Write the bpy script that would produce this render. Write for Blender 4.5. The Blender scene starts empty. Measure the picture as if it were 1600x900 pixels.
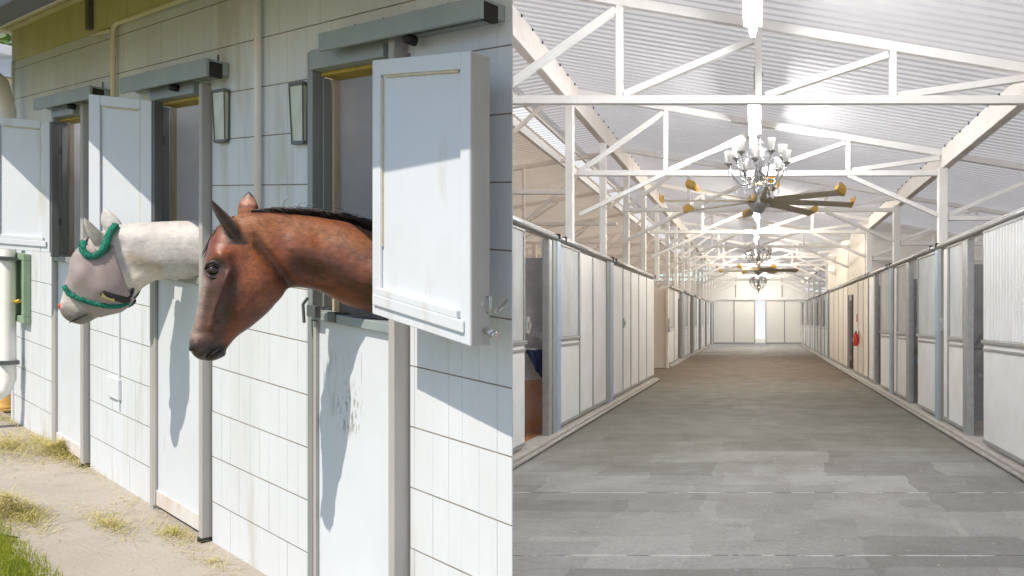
import bpy, bmesh, math, random
from mathutils import Vector, Matrix, noise
random.seed(7)
SC = bpy.context.scene
COL = SC.collection
R = math.radians
# ------------------------------------------------------------------ camera
F = 1150.0                       # focal length in photograph pixels (1600 wide)
PX, PY = 1185.0, 500.0           # principal point of the shifted lens
EYE = 1.4
cam = bpy.data.cameras.new("camera"); co = bpy.data.objects.new("camera", cam); COL.objects.link(co)
cam.sensor_width = 36.0; cam.lens = 36.0*F/1600.0
cam.shift_x = -(PX-800.0)/1600.0; cam.shift_y = (PY-450.0)/1600.0
cam.clip_start = 0.05; cam.clip_end = 2000
co.location = (0, 0, 0); co.rotation_euler = (R(90), 0, 0)
SC.camera = co
# ------------------------------------------------------------------ light
SUN_H = Vector((-0.40, -0.92, 0)).normalized()     # horizontal direction towards the sun
SUN_EL = R(56)
sdir = Vector((SUN_H.x*math.cos(SUN_EL), SUN_H.y*math.cos(SUN_EL), math.sin(SUN_EL)))
W = bpy.data.worlds.new("World"); SC.world = W; W.use_nodes = True
nt = W.node_tree; bg = nt.nodes['Background']
sky = nt.nodes.new('ShaderNodeTexSky'); sky.sky_type = 'NISHITA'; sky.sun_disc = False
sky.sun_elevation = SUN_EL; sky.sun_rotation = math.atan2(SUN_H.x, SUN_H.y)
sky.dust_density = 1.0; sky.ozone_density = 1.6
nt.links.new(sky.outputs[0], bg.inputs[0]); bg.inputs[1].default_value = 0.13
sl = bpy.data.lights.new("sun", 'SUN'); sl.energy = 4.2; sl.angle = R(0.5); sl.color = (1.0, 0.895, 0.765)
so = bpy.data.objects.new("sun", sl); COL.objects.link(so); so.location = (-20, -20, 30)
so.rotation_euler = sdir.to_track_quat('Z', 'Y').to_euler()
SC.view_settings.view_transform = 'Standard'; SC.view_settings.look = 'None'
SC.view_settings.exposure = 0.30; SC.view_settings.gamma = 1.0
SC.view_settings.use_curve_mapping = False
SC.render.engine = 'CYCLES'
SC.cycles.use_denoising = True
SC.cycles.max_bounces = 10; SC.cycles.diffuse_bounces = 6; SC.cycles.glossy_bounces = 3
SC.cycles.transparent_max_bounces = 8; SC.cycles.sample_clamp_indirect = 6.0

# ------------------------------------------------------------------ materials
MATS = {}
def mat(name, col, rough=0.6, metal=0.0, col2=None, scale=4.0, amount=0.5, bump=0.0, bscale=40.0,
        stretch=(1, 1, 1), contrast=(0.35, 0.7), trans=0.0, spec=0.5, emit=None, estr=0.0, stain=None):
    m = bpy.data.materials.new(name); m.use_nodes = True
    t = m.node_tree; N = t.nodes; L = t.links
    b = N['Principled BSDF']
    b.inputs['Roughness'].default_value = rough; b.inputs['Metallic'].default_value = metal
    b.inputs['Specular IOR Level'].default_value = spec
    b.inputs['Base Color'].default_value = (*col, 1)
    tc = N.new('ShaderNodeTexCoord'); mp = N.new('ShaderNodeMapping'); mp.inputs['Scale'].default_value = stretch
    L.new(tc.outputs['Object'], mp.inputs['Vector'])
    out = None
    if col2 is not None:
        n = N.new('ShaderNodeTexNoise'); n.inputs['Scale'].default_value = scale; n.inputs['Detail'].default_value = 7
        n.inputs['Roughness'].default_value = 0.62
        L.new(mp.outputs[0], n.inputs['Vector'])
        r = N.new('ShaderNodeMapRange'); r.inputs[1].default_value = contrast[0]; r.inputs[2].default_value = contrast[1]
        r.inputs[3].default_value = 0; r.inputs[4].default_value = amount
        L.new(n.outputs['Fac'], r.inputs[0])
        x = N.new('ShaderNodeMix'); x.data_type = 'RGBA'
        x.inputs[6].default_value = (*col, 1); x.inputs[7].default_value = (*col2, 1)
        L.new(r.outputs[0], x.inputs[0]); out = x.outputs[2]
        if stain:                                   # streaky dirt or rust with its own shape
            n2 = N.new('ShaderNodeTexNoise'); n2.inputs['Scale'].default_value = stain[1]; n2.inputs['Detail'].default_value = 5
            mp2 = N.new('ShaderNodeMapping'); mp2.inputs['Scale'].default_value = stain[2]
            L.new(tc.outputs['Object'], mp2.inputs['Vector']); L.new(mp2.outputs[0], n2.inputs['Vector'])
            r2 = N.new('ShaderNodeMapRange'); r2.inputs[1].default_value = stain[3]; r2.inputs[2].default_value = stain[3]+0.12
            r2.inputs[4].default_value = stain[4]
            L.new(n2.outputs['Fac'], r2.inputs[0])
            x2 = N.new('ShaderNodeMix'); x2.data_type = 'RGBA'; L.new(r2.outputs[0], x2.inputs[0])
            L.new(out, x2.inputs[6]); x2.inputs[7].default_value = (*stain[0], 1); out = x2.outputs[2]
        L.new(out, b.inputs['Base Color'])
    if bump:
        n3 = N.new('ShaderNodeTexNoise'); n3.inputs['Scale'].default_value = bscale; n3.inputs['Detail'].default_value = 5
        L.new(mp.outputs[0], n3.inputs['Vector'])
        bp = N.new('ShaderNodeBump'); bp.inputs['Strength'].default_value = bump; bp.inputs['Distance'].default_value = 0.02
        L.new(n3.outputs['Fac'], bp.inputs['Height']); L.new(bp.outputs[0], b.inputs['Normal'])
    if trans:
        tr = N.new('ShaderNodeBsdfTranslucent'); ms = N.new('ShaderNodeMixShader'); ms.inputs[0].default_value = trans
        tr.inputs[0].default_value = (*col, 1)
        L.new(b.outputs[0], ms.inputs[1]); L.new(tr.outputs[0], ms.inputs[2])
        L.new(ms.outputs[0], N['Material Output'].inputs['Surface'])
    if emit:
        b.inputs['Emission Color'].default_value = (*emit, 1); b.inputs['Emission Strength'].default_value = estr
    MATS[name] = m
    return m
siding_m = mat('white painted siding', (.635, .675, .712), .55, col2=(.56, .58, .59), scale=3, amount=.7, bump=.12, bscale=25, stretch=(1, 1, .35),
               stain=((.42, .395, .31), 2.6, (2, 2, .35), .585, .5))
seam_m = mat('weathered seam', (.26, .235, .19), .9, col2=(.14, .12, .10), scale=9, amount=.9)
bounce_yellow_m = mat('cream board tinted with bounce light', (.62, .58, .32), .6, col2=(.52, .48, .22), scale=4, amount=.8, stretch=(1, 1, .3))
cream_m = mat('cream soffit paint', (.72, .66, .50), .6, col2=(.62, .54, .36), scale=3, amount=.7)
gutter_m = mat('dark gutter', (.035, .035, .03), .5, col2=(.06, .06, .05), scale=8, amount=.8)
doorw_m = mat('white door paint', (.63, .68, .73), .42, col2=(.58, .61, .65), scale=2.5, amount=.6, bump=.05, bscale=12,
              stain=((.46, .43, .37), 4.0, (2, 2, .5), .62, .45))
jamb_m = mat('grey galvanised steel', (.25, .275, .27), .5, .25, col2=(.34, .34, .31), scale=5, amount=.7, stretch=(1, 1, .4), bump=.04, bscale=60,
             stain=((.30, .24, .16), 4, (2, 2, .6), .64, .4))
jambl_m = mat('pale weathered post paint', (.40, .395, .38), .6, col2=(.33, .315, .29), scale=4, amount=.8, stretch=(2, 2, .5),
              stain=((.28, .24, .18), 5, (2, 2, .5), .66, .5))
track_m = mat('blue grey track paint', (.27, .32, .335), .5, .1, col2=(.35, .39, .39), scale=6, amount=.7, stretch=(1, 1, .5))
dark_m = mat('black parts and gap shade', (.012, .012, .012), .7, col2=(.03, .03, .03), scale=10, amount=.8)
hinge_m = mat('dark steel edge', (.10, .112, .115), .5, .3, col2=(.17, .175, .17), scale=7, amount=.8, stretch=(1, 1, .4))
wood_m = mat('stained jamb wood', (.56, .50, .40), .7, col2=(.40, .27, .14), scale=5, amount=.85, stretch=(3, 3, .5))
oldyel_m = mat('yellow weathered header', (.50, .36, .05), .7, col2=(.25, .17, .03), scale=9, amount=.8)
inner_m = mat('scuffed stall lining', (.84, .86, .90), .6, col2=(.66, .65, .66), scale=3, amount=.8, bump=.05, bscale=10,
              stain=((.16, .13, .10), 7, (1, 1, 1), .68, .8))
rust_m = mat('rusty line', (.52, .46, .32), .8, col2=(.62, .60, .52), scale=20, amount=.9)
kick_m = mat('stained kick board', (.64, .66, .68), .7, col2=(.52, .42, .32), scale=6, amount=.85, stretch=(1, 1, .4))
glass_m = mat('frosted lamp glass', (.62, .63, .52), .25, col2=(.40, .42, .30), scale=8, amount=.6)
metal_m = mat('bright zinc', (.55, .55, .54), .35, .8, col2=(.40, .40, .38), scale=30, amount=.6)
pvc_m = mat('white pipe', (.78, .78, .76), .4, col2=(.66, .65, .60), scale=5, amount=.6)
rusty_m = mat('rusted iron foot', (.40, .20, .05), .85, col2=(.62, .42, .12), scale=12, amount=.9)
green_m = mat('green window paint', (.20, .30, .20), .5, col2=(.30, .38, .28), scale=8, amount=.7)
brass_m = mat('yellow brass', (.62, .42, .06), .4, .4, col2=(.4, .28, .05), scale=20, amount=.6)
roofing_m = mat('roof sheet with added translucency', (.82, .83, .84), .6, col2=(.75, .75, .75), scale=6, amount=.7, trans=.6)  # added translucency brightens the stalls under the unseen wing roof
# barn
bsteel_m = mat('white painted steel', (.84, .83, .81), .42, col2=(.74, .70, .65), scale=3, amount=.7, bump=.03, bscale=30)
beam_m = mat('cream painted beam', (.76, .71, .66), .5, col2=(.64, .58, .52), scale=3, amount=.8)
roof_m = mat('white corrugated roof sheet', (.66, .65, .645), .75, col2=(.54, .525, .51), scale=1.3, amount=.8, trans=.45, spec=.2)  # translucency added so the roof fills the aisle with light
tan_m = mat('tan roof sheet', (.70, .62, .52), .6, col2=(.62, .51, .38), scale=2, amount=.8, trans=.34)  # even tan tone for the left-bay roof sheets
panel_m = mat('off white stall panel', (.82, .82, .81), .36, col2=(.68, .66, .62), scale=2, amount=.7, bump=.02, bscale=8,
              stain=((.50, .48, .44), 4, (2, 2, .7), .68, .4))
cpanel_m = mat('cream wall panel', (.78, .70, .58), .38, col2=(.68, .60, .48), scale=2, amount=.7)
sky_m = mat('translucent roof light', (.80, .82, .82), .4, col2=(.72, .74, .73), scale=2, amount=.6, trans=.7)
mesh_m = mat('pale perforated steel', (.62, .62, .60), .45, .2, col2=(.44, .44, .42), scale=3, amount=.8, stretch=(1, 1, .5))
galv_m = mat('galvanised rail', (.48, .48, .47), .38, .6, col2=(.36, .36, .35), scale=10, amount=.8)
bpost_m = mat('blue grey post', (.32, .42, .55), .38, .2, col2=(.44, .52, .62), scale=3, amount=.8)
lining_m = mat('stained stall boards', (.42, .41, .41), .65, col2=(.28, .26, .25), scale=3.5, amount=.9, bump=.08, bscale=14,
               stain=((.62, .61, .60), 6, (1, 1, 1), .6, .7))
shav_m = mat('orange wood shavings', (.40, .17, .07), .95, col2=(.55, .30, .14), scale=14, amount=.9, bump=.4, bscale=50)
rustw_m = mat('rust red lower boards', (.36, .16, .08), .8, col2=(.40, .33, .30), scale=4, amount=.9)
kerb_m = mat('pale concrete sill', (.46, .43, .39), .85, col2=(.34, .31, .27), scale=7, amount=.9, bump=.25, bscale=50)
endw_m = mat('end wall sheet', (.85, .85, .82), .5, col2=(.78, .77, .73), scale=1, amount=.7)
frame_m = mat('grey frame line', (.33, .33, .31), .5, col2=(.25, .25, .24), scale=5, amount=.6)
chrome_m = mat('chandelier chrome', (.70, .70, .72), .12, .95, col2=(.30, .28, .27), scale=30, amount=.7)
crystal_m = mat('clear crystal', (.80, .82, .85), .05, .25, col2=(.95, .95, .95), scale=40, amount=.5)
shade_m = mat('frosted glass shade', (.86, .85, .83), .2, col2=(.75, .74, .72), scale=14, amount=.6, trans=.45)
shade_m.node_tree.nodes['Principled BSDF'].inputs['Alpha'].default_value = .62
fan_m = mat('tan grey fan blade', (.40, .35, .26), .5, .1, col2=(.48, .42, .32), scale=5, amount=.6)
fyel_m = mat('yellow fan tip', (.58, .36, .08), .5, col2=(.50, .30, .07), scale=9, amount=.6)
red_m = mat('red extinguisher paint', (.52, .035, .025), .3, col2=(.42, .03, .02), scale=8, amount=.5)
black_m = mat('black plastic', (.02, .02, .02), .45, col2=(.04, .04, .04), scale=9, amount=.5)
navy_m = mat('navy horse rug', (.02, .03, .09), .85, col2=(.03, .045, .13), scale=12, amount=.7, bump=.2, bscale=30)
blue_m = mat('pale blue plastic', (.24, .36, .62), .45, col2=(.30, .42, .66), scale=5, amount=.6)
lamp_m = mat('lit fluorescent tube', (.95, .95, .93), .3, emit=(.98, .985, 1.0), estr=125.0)
lampw_m = mat('lit warm tube', (.95, .93, .88), .3, emit=(1.0, .93, .82), estr=150.0)
bulb_m = mat('warm bulb', (1, .8, .5), .3, emit=(1.0, .62, .25), estr=12.0)
leaf_m = mat('sunny leaf', (.09, .16, .025), .55, col2=(.05, .10, .02), scale=3, amount=.8, trans=.3)
bark_m = mat('bark', (.16, .12, .08), .9, col2=(.09, .07, .05), scale=9, amount=.8, bump=.5)
hay_m = mat('dry hay', (.58, .50, .22), .85, col2=(.44, .44, .13), scale=3, amount=.9, trans=.2)
grass_m = mat('lawn blade', (.27, .33, .02), .6, col2=(.42, .43, .05), scale=4, amount=.9, trans=.35)
soil_m = mat('lawn soil', (.20, .22, .06), .95, col2=(.10, .10, .04), scale=6, amount=.8, bump=.4)
path_m = mat('sandy concrete path', (.31, .282, .245), .9, col2=(.38, .345, .30), scale=2.2, amount=.9, bump=.35, bscale=45, stretch=(1, 1, 1),
             stain=((.30, .27, .22), 5, (1, 1, 1), .60, .6))
gravel_m = mat('pale yard', (.46, .43, .38), .95, col2=(.38, .35, .30), scale=.6, amount=.8)
dirt_m = mat('sandy yard', (.20, .195, .18), .95, col2=(.15, .15, .12), scale=1.2, amount=.8)

def floor_material():
    m = bpy.data.materials.new('worn concrete floor'); m.use_nodes = True
    t = m.node_tree; N = t.nodes; L = t.links; b = N['Principled BSDF']
    tc = N.new('ShaderNodeTexCoord')
    def nz(scale, st, det=6, rough=.6):
        mp = N.new('ShaderNodeMapping'); mp.inputs['Scale'].default_value = st; L.new(tc.outputs['Object'], mp.inputs['Vector'])
        n = N.new('ShaderNodeTexNoise'); n.inputs['Scale'].default_value = scale; n.inputs['Detail'].default_value = det
        n.inputs['Roughness'].default_value = rough; L.new(mp.outputs[0], n.inputs['Vector']); return n.outputs['Fac']
    def rng(v, a, c, lo=0., hi=1.):
        r = N.new('ShaderNodeMapRange'); r.inputs[1].default_value = a; r.inputs[2].default_value = c
        r.inputs[3].default_value = lo; r.inputs[4].default_value = hi; L.new(v, r.inputs[0]); return r.outputs[0]
    def mix(f, a, c):
        x = N.new('ShaderNodeMix'); x.data_type = 'RGBA'
        if isinstance(f, float): x.inputs[0].default_value = f
        else: L.new(f, x.inputs[0])
        for i, v in ((6, a), (7, c)):
            if isinstance(v, tuple): x.inputs[i].default_value = (*v, 1)
            else: L.new(v, x.inputs[i])
        return x.outputs[2]
    def mth(op, a, c=None):
        q = N.new('ShaderNodeMath'); q.operation = op
        for i, v in enumerate((a, c)):
            if v is None: continue
            if isinstance(v, (int, float)): q.inputs[i].default_value = v
            else: L.new(v, q.inputs[i])
        return q.outputs[0]
    c = mix(rng(nz(.8, (1, 1, 1), 8, .65), .36, .66), (.255, .244, .228), (.352, .338, .316))
    # rectangular re-trowelled patches, each poured a little lighter or darker
    wob = N.new('ShaderNodeTexNoise'); wob.inputs['Scale'].default_value = 2.4; wob.inputs['Detail'].default_value = 9; L.new(tc.outputs['Object'], wob.inputs['Vector'])
    def bricks(loc, w, h, lo, hi, fac, off):
        nonlocal c
        add = N.new('ShaderNodeVectorMath'); add.operation = 'MULTIPLY_ADD'; L.new(wob.outputs['Color'], add.inputs[0]); add.inputs[1].default_value = (.22, .16, 0); L.new(tc.outputs['Object'], add.inputs[2])
        mp = N.new('ShaderNodeMapping'); mp.inputs['Location'].default_value = loc; L.new(add.outputs[0], mp.inputs['Vector'])
        br_ = N.new('ShaderNodeTexBrick'); br_.inputs['Scale'].default_value = 1.0; br_.inputs['Mortar Size'].default_value = 0.0
        br_.inputs['Brick Width'].default_value = w; br_.inputs['Row Height'].default_value = h; br_.offset = off; br_.squash = 1.7; br_.squash_frequency = 3
        br_.inputs['Color1'].default_value = (0, 0, 0, 1); br_.inputs['Color2'].default_value = (1, 1, 1, 1); L.new(mp.outputs[0], br_.inputs['Vector'])
        c = mix(mth('MULTIPLY', rng(br_.outputs['Color'], .55, .60), fac), c, lo)
        c = mix(mth('MULTIPLY', rng(br_.outputs['Color'], .25, .20), fac*.8), c, hi)
    bricks((.3, .1, 0), 1.05, .62, (.155, .148, .133), (.41, .395, .37), .6, .37)
    bricks((.9, .55, 0), .70, .53, (.20, .196, .18), (.36, .352, .33), .36, .61)
    c = mix(mth('MULTIPLY', rng(nz(1.5, (.9, 1.1, 1), 9, .72), .50, .74), .5), c, (.38, .368, .348))
    c = mix(mth('MULTIPLY', rng(nz(3., (1, 1, 1), 9, .75), .54, .76), .55), c, (.18, .17, .15))
    c = mix(mth('MULTIPLY', rng(nz(38., (1, 1, 1), 6, .8), .46, .66), .35), c, (.14, .133, .12))
    c = mix(mth('MULTIPLY', rng(nz(55., (1, 1, 1), 4, .8), .56, .70), .35), c, (.46, .45, .43))
    xyz = N.new('ShaderNodeSeparateXYZ'); L.new(tc.outputs['Object'], xyz.inputs[0])
    y = mth('ADD', xyz.outputs[1], mth('MULTIPLY', nz(.5, (1, 1, 1)), 5.0))
    brown = mth('MULTIPLY', rng(y, 12.5, 20.), rng(y, 38., 30.))
    c = mix(mth('MULTIPLY', brown, .9), c, (.115, .074, .038))
    green = mth('MULTIPLY', rng(y, 9.5, 11.), rng(y, 21., 17.))
    c = mix(mth('MULTIPLY', green, .75), c, (.128, .122, .094))
    # saw-cut joints across the aisle, filled pale in places and dark in others
    yy = mth('ADD', xyz.outputs[1], mth('MULTIPLY', nz(1.3, (1, .2, 1)), .06))
    fr = mth('ABSOLUTE', mth('SUBTRACT', mth('FRACT', mth('DIVIDE', mth('SUBTRACT', yy, 3.62), 1.6)), .5))
    line = mth('MULTIPLY', rng(fr, .0085, .0035), rng(xyz.outputs[1], 8.5, 6.0))
    jn = nz(2.2, (1.6, .1, 1), 4)
    c = mix(mth('MULTIPLY', mth('MULTIPLY', line, rng(jn, .47, .53)), .8), c, (.62, .60, .56))
    c = mix(mth('MULTIPLY', mth('MULTIPLY', line, rng(jn, .49, .43)), .8), c, (.08, .078, .07))
    sp2 = nz(26., (1, 1, 1), 2)
    c = mix(mth('MULTIPLY', rng(sp2, .70, .74), .6), c, (.55, .54, .5))
    L.new(c, b.inputs['Base Color'])
    L.new(mth('SUBTRACT', rng(nz(3., (1, 1, 1)), .3, .7, .58, .85), rng(xyz.outputs[1], 33., 40., 0., .38)), b.inputs['Roughness'])
    bp = N.new('ShaderNodeBump'); bp.inputs['Strength'].default_value = .5; bp.inputs['Distance'].default_value = .012
    L.new(nz(22., (1, 1, 1), 9, .78), bp.inputs['Height']); L.new(bp.outputs[0], b.inputs['Normal'])
    return m
floor_m = floor_material()

def scraped_door_material(centre, axis_u):
    """white door paint with one worn patch: vertical scratches above, flaked chips below"""
    m = mat('scraped white door paint', (.63, .685, .74), .42, col2=(.58, .61, .66), scale=2.5, amount=.6, bump=.05, bscale=12)
    t = m.node_tree; N = t.nodes; L = t.links; b = N['Principled BSDF']
    old = b.inputs['Base Color'].links[0].from_socket
    tc = N.new('ShaderNodeTexCoord')
    def blob(off, rad, scale, st, lo, hi):
        mp = N.new('ShaderNodeMapping'); mp.vector_type = 'POINT'
        mp.inputs['Location'].default_value = tuple(-o/r for o, r in zip(off, rad)); mp.inputs['Scale'].default_value = tuple(1/r for r in rad)
        L.new(tc.outputs['Object'], mp.inputs['Vector'])
        ln = N.new('ShaderNodeVectorMath'); ln.operation = 'LENGTH'; L.new(mp.outputs[0], ln.inputs[0])
        r = N.new('ShaderNodeMapRange'); r.inputs[1].default_value = 1.0; r.inputs[2].default_value = .45; L.new(ln.outputs['Value'], r.inputs[0])
        mp2 = N.new('ShaderNodeMapping'); mp2.inputs['Scale'].default_value = st; L.new(tc.outputs['Object'], mp2.inputs['Vector'])
        n = N.new('ShaderNodeTexNoise'); n.inputs['Scale'].default_value = scale; n.inputs['Detail'].default_value = 4; L.new(mp2.outputs[0], n.inputs['Vector'])
        r2 = N.new('ShaderNodeMapRange'); r2.inputs[1].default_value = lo; r2.inputs[2].default_value = hi; L.new(n.outputs['Fac'], r2.inputs[0])
        q = N.new('ShaderNodeMath'); q.operation = 'MULTIPLY'; L.new(r.outputs[0], q.inputs[0]); L.new(r2.outputs[0], q.inputs[1])
        return q.outputs[0]
    c = old
    for f, col in ((blob(centre[0], (.16, .16, .11), 30, (2.2, 2.2, .14), .56, .64), (.22, .24, .22)),
                   (blob(centre[1], (.13, .13, .14), 26, (2.0, 2.0, .8), .53, .60), (.30, .32, .31)),
                   (blob(centre[2], (.05, .05, .17), 6, (1, 1, .4), .40, .55), (.20, .26, .22))):
        x = N.new('ShaderNodeMix'); x.data_type = 'RGBA'; L.new(f, x.inputs[0]); L.new(c, x.inputs[6]); x.inputs[7].default_value = (*col, 1); c = x.outputs[2]
    L.new(c, b.inputs['Base Color'])
    return m

# ------------------------------------------------------------------ scene helpers
def tag(o, label=None, cat=None, group=None, kind=None):
    if label: o['label'] = label
    if cat: o['category'] = cat
    if group: o['group'] = group
    if kind: o['kind'] = kind
    return o
def empty(name, loc, label=None, cat=None, group=None, kind=None):
    o = bpy.data.objects.new(name, None); COL.objects.link(o); o.location = loc
    o.empty_display_size = .1
    return tag(o, label, cat, group, kind)
def wloc(o):
    v = Vector((0, 0, 0))
    while o is not None:
        v += o.location; o = o.parent
    return v
class MB:
    def __init__(s): s.b = bmesh.new(); s.cols = None
    def hexa(s, p):            # p: 4 bottom then 4 top, same order
        v = [s.b.verts.new(q) for q in p]
        for f in ((3, 2, 1, 0), (4, 5, 6, 7), (0, 1, 5, 4), (1, 2, 6, 5), (2, 3, 7, 6), (3, 0, 4, 7)):
            s.b.faces.new([v[i] for i in f])
        return s
    def box(s, x0, x1, y0, y1, z0, z1):
        return s.hexa([(x0, y0, z0), (x1, y0, z0), (x1, y1, z0), (x0, y1, z0), (x0, y0, z1), (x1, y0, z1), (x1, y1, z1), (x0, y1, z1)])
    def bar(s, p, q, w, h, side=None):
        p, q = Vector(p), Vector(q); d = (q-p).normalized()
        a = Vector(side).normalized() if side else d.cross(Vector((0, 0, 1)))
        if a.length < 1e-4: a = Vector((1, 0, 0))
        a = (a - d*a.dot(d)).normalized(); c = d.cross(a).normalized()
        a *= w/2; c *= h/2
        return s.hexa([p-a-c, p+a-c, p+a+c, p-a+c, q-a-c, q+a-c, q+a+c, q-a+c])
    def tube(s, pts, r, n=8, cap=True):
        pts = [Vector(p) for p in pts]; rs = r if isinstance(r, (list, tuple)) else [r]*len(pts)
        rings = []; prev = None
        for i, p in enumerate(pts):
            d = (pts[min(i+1, len(pts)-1)] - pts[max(i-1, 0)]).normalized()
            a = prev if prev is not None else d.orthogonal()
            a = (a - d*a.dot(d)).normalized(); prev = a; c = d.cross(a)
            rings.append([s.b.verts.new(p + (a*math.cos(2*math.pi*k/n) + c*math.sin(2*math.pi*k/n))*rs[i]) for k in range(n)])
        for A, B in zip(rings, rings[1:]):
            for k in range(n):
                f = s.b.faces.new((A[k], A[(k+1) % n], B[(k+1) % n], B[k])); f.smooth = True
        if cap:
            s.b.faces.new(rings[0][::-1]); s.b.faces.new(rings[-1])
        return s
    def lathe(s, prof, c, n=16, axis=Vector((0, 0, 1))):
        c = Vector(c); a = axis.orthogonal().normalized(); b2 = axis.cross(a)
        rings = [[s.b.verts.new(c + axis*z + (a*math.cos(2*math.pi*k/n) + b2*math.sin(2*math.pi*k/n))*max(r, 1e-4)) for k in range(n)] for r, z in prof]
        for A, B in zip(rings, rings[1:]):
            for k in range(n):
                f = s.b.faces.new((A[k], A[(k+1) % n], B[(k+1) % n], B[k])); f.smooth = True
        return s
    def rings(s, rr, close=True, cap=True, smooth=True):
        V = [[s.b.verts.new(p) for p in r] for r in rr]
        n = len(V[0])
        for A, B in zip(V, V[1:]):
            for k in range(n if close else n-1):
                f = s.b.faces.new((A[k], A[(k+1) % n], B[(k+1) % n], B[k])); f.smooth = smooth
        if cap and close:
            s.b.faces.new(V[0][::-1]); s.b.faces.new(V[-1])
        return V
    def poly(s, pts):
        s.b.faces.new([s.b.verts.new(p) for p in pts]); return s
    def build(s, name, m, parent=None, bevel=0.0, recalc=True, loc=None):
        if recalc: bmesh.ops.recalc_face_normals(s.b, faces=s.b.faces[:])
        me = bpy.data.meshes.new(name)
        off = wloc(parent) if parent is not None else (Vector(loc) if loc is not None else Vector((0, 0, 0)))
        bmesh.ops.translate(s.b, verts=s.b.verts[:], vec=-off)
        s.b.to_mesh(me); s.b.free()
        o = bpy.data.objects.new(name, me); COL.objects.link(o)
        if m is not None: me.materials.append(m)
        if parent is not None: o.parent = parent
        elif loc is not None: o.location = loc
        if bevel:
            md = o.modifiers.new('bevel', 'BEVEL'); md.width = bevel; md.segments = 2; md.limit_method = 'ANGLE'
        return o
KIDS = {}
def kids(o): return [c for c in bpy.data.objects if c.parent is o]
def copy_tree(o, parent=None):
    ch = kids(o)
    c = o.copy(); COL.objects.link(c); c.parent = parent
    for k in ch: copy_tree(k, c)
    return c

# ------------------------------------------------------------------ wing wall frame of reference
D0 = 2.531
P0 = Vector((-385.0/F*D0, D0, -EYE))
U = Vector((-1746.0, 1150.0, 0)).normalized()      # along the stable wall, away from the camera
NN = Vector((-1150.0, -1746.0, 0)).normalized()    # out of the wall, towards the yard
SL = 200.0/math.hypot(1746, 1150)                  # the yard climbs along the wall
def WP(s, d, z): return P0 + U*s + NN*d + Vector((0, 0, SL*s + z))
def S(px, d=0.0):
    r = (PX-px)/F
    # -> solve X = -r Y on the line at offset d
    ax, ay = P0.x + NN.x*d, P0.y + NN.y*d
    return (ax + r*ay)/(-U.x - r*U.y)
def Zw(px, py, d=0.0):
    s = S(px, d); Y = P0.y + U.y*s + NN.y*d
    return (PY-py)/F*Y + EYE - SL*s
def wbox(mb, s0, s1, d0, d1, z0, z1):
    return mb.hexa([WP(s0, d0, z0), WP(s1, d0, z0), WP(s1, d1, z0), WP(s0, d1, z0), WP(s0, d0, z1), WP(s1, d0, z1), WP(s1, d1, z1), WP(s0, d1, z1)])
S_END = S(21)
# ================================================================== ground and floor
def sheet(name, m, pts, loc=None):
    mb = MB(); mb.poly(pts); return tag(mb.build(name, m), kind='structure')
sheet('ground', gravel_m, [(-700, -700, -1.412), (700, -700, -1.412), (700, 900, -1.412), (-700, 900, -1.412)])
sheet('floor', floor_m, [(-9.0, -3, -1.404), (7.0, -3, -1.404), (7.0, 43.2, -1.404), (-9.0, 43.2, -1.404)])
# sloping yard in front of the wing and beyond its far corner
mb = MB()
g = [[WP(s, d, -.01) for d in (-.02, 1.5, 6, 14)] for s in (0, 2, 4, S_END+.1)]
mb.rings(g, close=False, cap=False, smooth=False)
g = [[WP(s, d, -.01) for d in (-1.6-max(0, s-13)*.2, -.02, 1.5, 6, 14)] for s in (S_END+.1, 9, 13, 17, 30)]
mb.rings(g, close=False, cap=False, smooth=False)
tag(mb.build('terrain', dirt_m), kind='structure')
def ground_hit(px, py):                       # photograph point -> (s, d) on the sloping yard
    v = Vector(((px-PX)/F, 1, (PY-py)/F))
    nrm = Vector((0, 0, 1)) - U*SL
    t = (P0.dot(nrm))/v.dot(nrm); q = v*t - P0
    return q.dot(U), q.dot(NN)
PATH_W = ground_hit(40, 872)[1]
mb = MB(); ra = random.Random(3)
rows = []
for i in range(60):
    s = i*(S_END+2.5)/59
    rows.append([WP(s, d + (ra.uniform(-.05, .05) if j == 3 else 0), .006) for j, d in enumerate((-.015, PATH_W*.35, PATH_W*.7, PATH_W))])
mb.rings(rows, close=False, cap=False, smooth=False)
tag(mb.build('path', path_m), kind='structure')
mb = MB(); mb.rings([[WP(s, d, .001) for d in (PATH_W-.03, PATH_W+6)] for s in (0, S_END+8)], close=False, cap=False)
tag(mb.build('lawn_soil', soil_m), kind='structure')

# ================================================================== LEFT: white stable wing
wing = empty('stable_building', P0, 'white board-sided stable wing with grey door frames and an upper band painted with warm bounce light', 'stable')
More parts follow.
